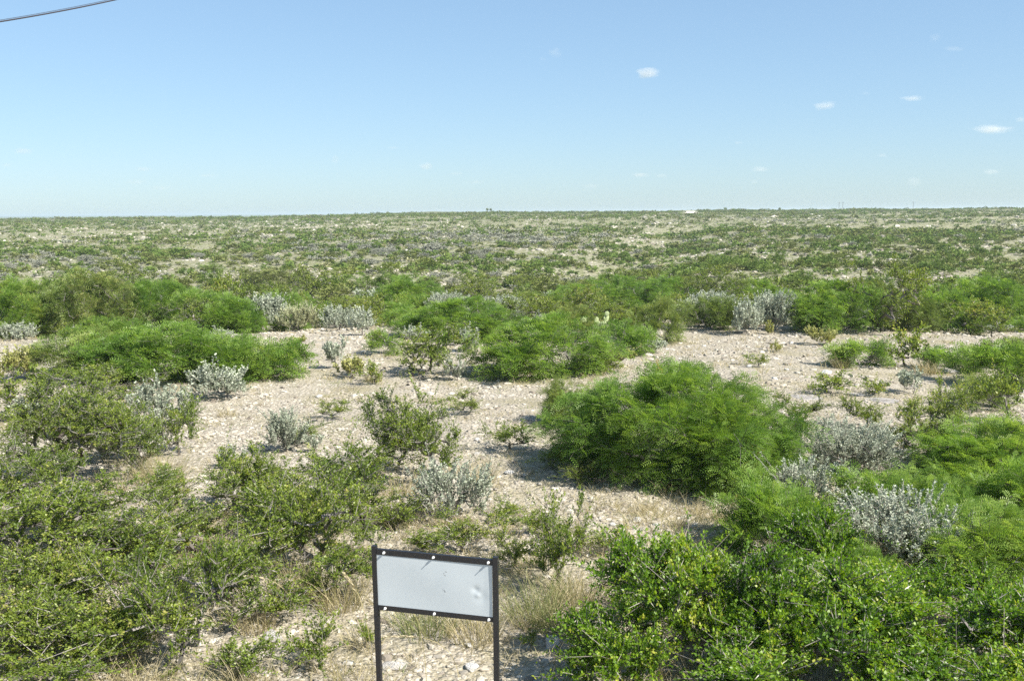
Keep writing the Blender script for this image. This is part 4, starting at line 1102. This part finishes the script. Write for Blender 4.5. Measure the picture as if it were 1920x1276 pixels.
    for px_ in (-.86, .0, .93):
        for off in (-.040, -.443):
            x = px_ * (hw - pw) ; bm = bmesh.new()
            bmesh.ops.create_cone(bm, cap_ends=True, segments=12, radius1=.0095, radius2=.0095, depth=.006, matrix=Matrix.Translation((0, 0, .003)))
            bmesh.ops.create_uvsphere(bm, u_segments=12, v_segments=8, radius=.0082, matrix=Matrix.Translation((0, 0, .009)))
            bmesh.ops.create_cone(bm, cap_ends=True, segments=8, radius1=.0035, radius2=.003, depth=.020, matrix=Matrix.Translation((0, 0, .016)))
            mb = bpy.data.meshes.new('bolt'); bm.to_mesh(mb); bm.free(); mb.materials.append(bolt)
            ob = link('bolt', mb, e); ob.location = (x, -.0075, zt(x, off)); ob.rotation_euler = (rad(90), 0, 0)
    tag(e, 'blank white metal sign with black rails and posts, dented at its right side', 'sign')
sign()

# ------------------------------------------------------------------ overhead cable
def cable():
    A = at_depth(-260, 75, 9.0); B = at_depth(420, -55, 14.0)
    def curve(name, off, r, sag, parent=None):
        n = 40; t = np.linspace(0, 1, n + 1)[:, None]; C = A * (1 - t) + B * t + off - np.array([0, 0, sag]) * 4 * t * (1 - t)
        g = np.random.default_rng(2); b = Buf(); q, sd = tubes(C[:-1], C[1:], np.full(n, r), np.full(n, r), g, 8)
        # continuous tube: rings share one frame
        d = unit(B - A); h = unit(np.cross(d, [0, 0, 1])); k = np.cross(d, h); Q = []
        for i in range(n):
            for s_ in range(8):
                a0, a1 = s_ * math.pi / 4, (s_ + 1) * math.pi / 4; o0 = (h * math.cos(a0) + k * math.sin(a0)) * r; o1 = (h * math.cos(a1) + k * math.sin(a1)) * r
                Q.append([C[i] + o0, C[i] + o1, C[i + 1] + o1, C[i + 1] + o0])
        return link(name, mesh_from_quads(name, np.array(Q), np.full(len(Q), .5), prin('black cable sheath', (.035, .03, .035), .5)), parent)
    o = curve('overhead_cable', np.zeros(3), .0075, .10)
    tag(o, 'dark overhead cable crossing the top left corner of the sky', 'cable')
    w = curve('messenger_wire', np.array([0, 0, .010]), .0025, .093, o)
cable()

# ------------------------------------------------------------------ things on the skyline
def skyline():
    wood = prin('weathered pole wood', (.10, .085, .07), .8)
    def pole(px, d, h, label):
        p = at_depth(px, 394, d); x, y = p[0], p[1]; z = ground(x, y); e = empty('utility_pole', (x, y, z))
        for nm, q in (('shaft', ((0, 0, h / 2), .16, .16, h)), ('crossarm', ((0, 0, h * .92), 2.0, .14, .14))):
            bm = bmesh.new()
            if nm == 'shaft': bmesh.ops.create_cone(bm, cap_ends=True, segments=10, radius1=.16, radius2=.10, depth=h, matrix=Matrix.Translation(q[0]))
            else: bmesh.ops.create_cube(bm, size=1, matrix=Matrix.Translation((0, .18, h * .92)) @ Matrix.Diagonal((2.0, .12, .12, 1)))
            me = bpy.data.meshes.new(nm); bm.to_mesh(me); bm.free(); me.materials.append(wood); link(nm, me, e)
        tag(e, label, 'utility pole', 'utility poles on the skyline')
    pole(1573, 780, 7, 'utility pole on the skyline, left one of the close pair')
    pole(1580, 800, 7, 'utility pole on the skyline, right one of the close pair')
    pole(1712, 820, 8, 'utility pole alone on the skyline near the right edge')
    def tree(px, d, W, H, label):
        p = at_depth(px, 394, d); x, y = p[0], p[1]; z = ground(x, y); e = empty('skyline_tree', (x, y, z))
        g = np.random.default_rng(int(px)); Q, par, cnt, nb = skeleton(g, W / 2, H, 60, [(0, 0, .68, .9, .9, .3), (.3, 0, .55, .5, .5, .25), (-.35, 0, .75, .4, .5, .22)], low=.3, base_spread=.02)
        SP, sr = stems_buf(g, Q, par, cnt, nb, .02, .16).arr(); link('trunk', mesh_from_quads('trunk', SP, sr, M['bark']), e)
        k = 420; c = Q[g.integers(nb, len(Q), k)] + g.normal(size=(k, 3)) * .18; d_ = rnd_dir(g, k); s = unit(np.cross(d_, rnd_dir(g, k)))
        link('crown', mesh_from_quads('crown', rhomb(c, d_, s, g.uniform(.25, .5, k), g.uniform(.15, .3, k)), g.random(k) * .6, M['thorn']), e)
        tag(e, label, 'tree', 'small trees on the skyline')
    tree(914, 690, 1.8, 2.3, 'small tree standing up on the skyline just left of the middle')
    tree(920, 700, 1.6, 2.8, 'taller small tree on the skyline beside the one left of the middle')
    tree(1360, 690, 2.2, 2.9, 'small tree on the skyline right of the white track')
    tree(1462, 700, 2.0, 2.0, 'lowest small tree on the skyline right of the middle')
    # pale dirt track climbing to the skyline
    n = 24; V = []
    for i in range(n + 1):
        y = 455 + (640 - 455) * i / n; x = y * .1708 + 1.5 + 1.2 * math.sin(i * .5)
        for s_ in (-2.6, 2.6): V.append((x + s_, y, max(ground(x - 2.6, y), ground(x + 2.6, y), ground(x, y)) + .12))
    me = bpy.data.meshes.new('track'); me.from_pydata([v for v in V], [], [(2 * i, 2 * i + 1, 2 * i + 3, 2 * i + 2) for i in range(n)])
    me.materials.append(prin('pale track', (.6, .54, .45), .9, col2=(.66, .61, .52), scale=.5)); tag(link('dirt_track', me), 'pale dirt track climbing to the skyline', None, None, 'structure')
skyline()

# ------------------------------------------------------------------ clouds
CM = {}
def cloud_mat(dens, seed):
    mt, nt = nodes('cloud vapour'); L = nt.links
    tc = N(nt, 'ShaderNodeTexCoord')
    oi = N(nt, 'ShaderNodeObjectInfo')
    ln = N(nt, 'ShaderNodeVectorMath', operation='LENGTH'); L.new(tc.outputs['Object'], ln.inputs[0])
    nz = N(nt, 'ShaderNodeTexNoise', noise_dimensions='4D'); nz.inputs['Scale'].default_value = 1.9; nz.inputs['Detail'].default_value = 4; L.new(tc.outputs['Object'], nz.inputs['Vector'])
    mw = N(nt, 'ShaderNodeMath', operation='MULTIPLY'); L.new(oi.outputs['Random'], mw.inputs[0]); mw.inputs[1].default_value = 90; L.new(mw.outputs[0], nz.inputs['W'])
    mr = N(nt, 'ShaderNodeMapRange'); mr.inputs[1].default_value = 0; mr.inputs[2].default_value = 1; mr.inputs[3].default_value = .62; mr.inputs[4].default_value = -.45; L.new(ln.outputs['Value'], mr.inputs[0])
    ad = N(nt, 'ShaderNodeMath', operation='ADD'); L.new(mr.outputs[0], ad.inputs[0]); L.new(nz.outputs['Fac'], ad.inputs[1])
    m2 = N(nt, 'ShaderNodeMapRange'); m2.inputs[1].default_value = .52; m2.inputs[2].default_value = .95; m2.inputs[3].default_value = 0; m2.inputs[4].default_value = dens; L.new(ad.outputs[0], m2.inputs[0])
    v = N(nt, 'ShaderNodeVolumePrincipled'); v.inputs['Color'].default_value = (.99, .98, .97, 1); v.inputs['Anisotropy'].default_value = .2; L.new(m2.outputs[0], v.inputs['Density'])
    o = N(nt, 'ShaderNodeOutputMaterial'); L.new(v.outputs[0], o.inputs[1]); return mt
def cloud(px, py, w, h, dens, label):
    D = 6500; p = at_depth(px, py, D); sx = w * D / FPX / 2 * 1.75; sz = h * D / FPX / 2 * 1.75
    key = round(dens, 5)
    if key not in CM:
        bm = bmesh.new(); bmesh.ops.create_icosphere(bm, subdivisions=3, radius=1); me = bpy.data.meshes.new('cloud'); bm.to_mesh(me); bm.free(); me.materials.append(cloud_mat(dens * .75, 1)); CM[key] = me
    o = link('cloud', CM[key]); o.location = tuple(p); o.scale = (sx, sx * .7, sz); tag(o, label, 'cloud', 'small clouds in the sky')
CL = [
 (1215, 137, 48, 22, .020, 'brightest white cloud, high right of the middle of the sky'),
 (1545, 198, 42, 18, .013, 'cloud right of the brightest one and lower'),
 (1710, 185, 44, 13, .012, 'thin flat cloud upper right above the wide one'),
 (1862, 242, 74, 18, .013, 'widest cloud near the right edge'),
 (1915, 224, 24, 12, .009, 'cloud cut by the right edge above the widest cloud'),
 (1752, 71, 24, 18, .004, 'faint highest wisp at upper right'),
 (1790, 92, 40, 12, .003, 'very faint wisp just below the highest one at upper right'),
 (1040, 99, 30, 20, .004, 'faint wisp high above the middle'),
 (1018, 111, 20, 8, .003, 'tiny faint wisp left of the one high above the middle'),
 (43, 284, 36, 14, .011, 'white cloud near the left edge'),
 (12, 309, 26, 9, .006, 'faint cloud at the left edge below the white one'),
 (268, 317, 40, 10, .008, 'flat cloud low in the sky at left'),
 (256, 341, 42, 13, .005, 'faint cloud just below the flat one at left'),
 (629, 300, 18, 20, .009, 'small upright cloud left of the middle'),
 (799, 312, 28, 16, .014, 'bright small cloud low and left of the middle'),
 (738, 277, 28, 7, .004, 'faint thin cloud between the upright and the bright small cloud'),
 (855, 325, 30, 9, .005, 'faint cloud right of the bright small one'),
 (893, 341, 38, 9, .004, 'faint low cloud right of the bright small one'),
 (1383, 268, 18, 8, .008, 'tiny cloud in the middle height of the right sky'),
 (1200, 328, 40, 11, .010, 'low cloud right of the middle, left of a pair'),
 (1240, 330, 26, 11, .008, 'low cloud right of the middle, right of a pair'),
 (1428, 317, 42, 10, .008, 'low flat cloud in the right sky'),
 (1655, 291, 24, 9, .006, 'small faint cloud above the puff in the right sky'),
 (1714, 341, 32, 20, .006, 'faint puff low in the right sky'),
 (1858, 322, 34, 13, .009, 'low cloud near the right edge'),
 (1623, 175, 22, 10, .003, 'tiny faint cloud between the two upper right clouds'),
 (1414, 341, 26, 9, .004, 'faint low cloud under the flat one in the right sky'),
 (390, 329, 44, 9, .004, 'faint thin cloud low at left'),
 (1108, 348, 44, 12, .0035, 'faint low haze cloud just right of the middle'),
 (300, 352, 50, 10, .0035, 'faint low haze cloud at left near the horizon'),
]
for c_ in CL: cloud(*c_)

# ------------------------------------------------------------------ light, sky
sdir = unit(np.array([.605, -.37, .70])); el = math.asin(sdir[2]); az = math.atan2(sdir[0], sdir[1])
W_ = bpy.data.worlds.new('World'); S.world = W_; W_.use_nodes = True; nt = W_.node_tree; nt.nodes.clear()
sky = nt.nodes.new('ShaderNodeTexSky'); sky.sky_type = 'NISHITA'; sky.sun_disc = False
sky.sun_elevation = el; sky.sun_rotation = az; sky.altitude = 600; sky.air_density = 1.0; sky.dust_density = 0.6; sky.ozone_density = 3.0
ga = nt.nodes.new('ShaderNodeGamma'); ga.inputs[1].default_value = .58; nt.links.new(sky.outputs[0], ga.inputs[0])
ti = nt.nodes.new('ShaderNodeMix'); ti.data_type = 'RGBA'; ti.blend_type = 'MULTIPLY'; ti.inputs[0].default_value = 1; ti.inputs[7].default_value = (.775, .96, 1.11, 1); nt.links.new(ga.outputs[0], ti.inputs[6])
bg = nt.nodes.new('ShaderNodeBackground'); bg.inputs[1].default_value = .124
ow = nt.nodes.new('ShaderNodeOutputWorld'); nt.links.new(ti.outputs[2], bg.inputs[0]); nt.links.new(bg.outputs[0], ow.inputs[0])
sl = bpy.data.lights.new('sun', 'SUN'); sl.energy = 4.2; sl.angle = rad(.53); sl.color = (1, .955, .88)
so = bpy.data.objects.new('sun', sl); COL.objects.link(so); so.location = (20, -10, 30)
so.rotation_euler = Vector(tuple(-sdir)).to_track_quat('-Z', 'Y').to_euler()

def haze():
    bm = bmesh.new(); bmesh.ops.create_cube(bm, size=1, matrix=Matrix.Translation((0, 0, -2)) @ Matrix.Diagonal((60000, 60000, 26, 1)))
    me = bpy.data.meshes.new('haze'); bm.to_mesh(me); bm.free()
    mt, nt = nodes('air'); v = N(nt, 'ShaderNodeVolumePrincipled'); v.inputs['Color'].default_value = (.80, .90, 1, 1); v.inputs['Density'].default_value = HAZE; v.inputs['Anisotropy'].default_value = .2
    o = N(nt, 'ShaderNodeOutputMaterial'); nt.links.new(v.outputs[0], o.inputs[1]); me.materials.append(mt)
    tag(link('haze', me), 'thin blue air over the whole plain', None, None, 'stuff')
HAZE = 0.00026
haze()

vs = S.view_settings; S.display_settings.display_device = 'sRGB'
vs.view_transform = 'Standard'; vs.look = 'None'; vs.exposure = 1.25; vs.gamma = 1; vs.use_curve_mapping = False
S.cycles.max_bounces = 6; S.cycles.diffuse_bounces = 3; S.cycles.transmission_bounces = 3; S.cycles.transparent_max_bounces = 6; S.cycles.volume_bounces = 1
S.cycles.use_denoising = False
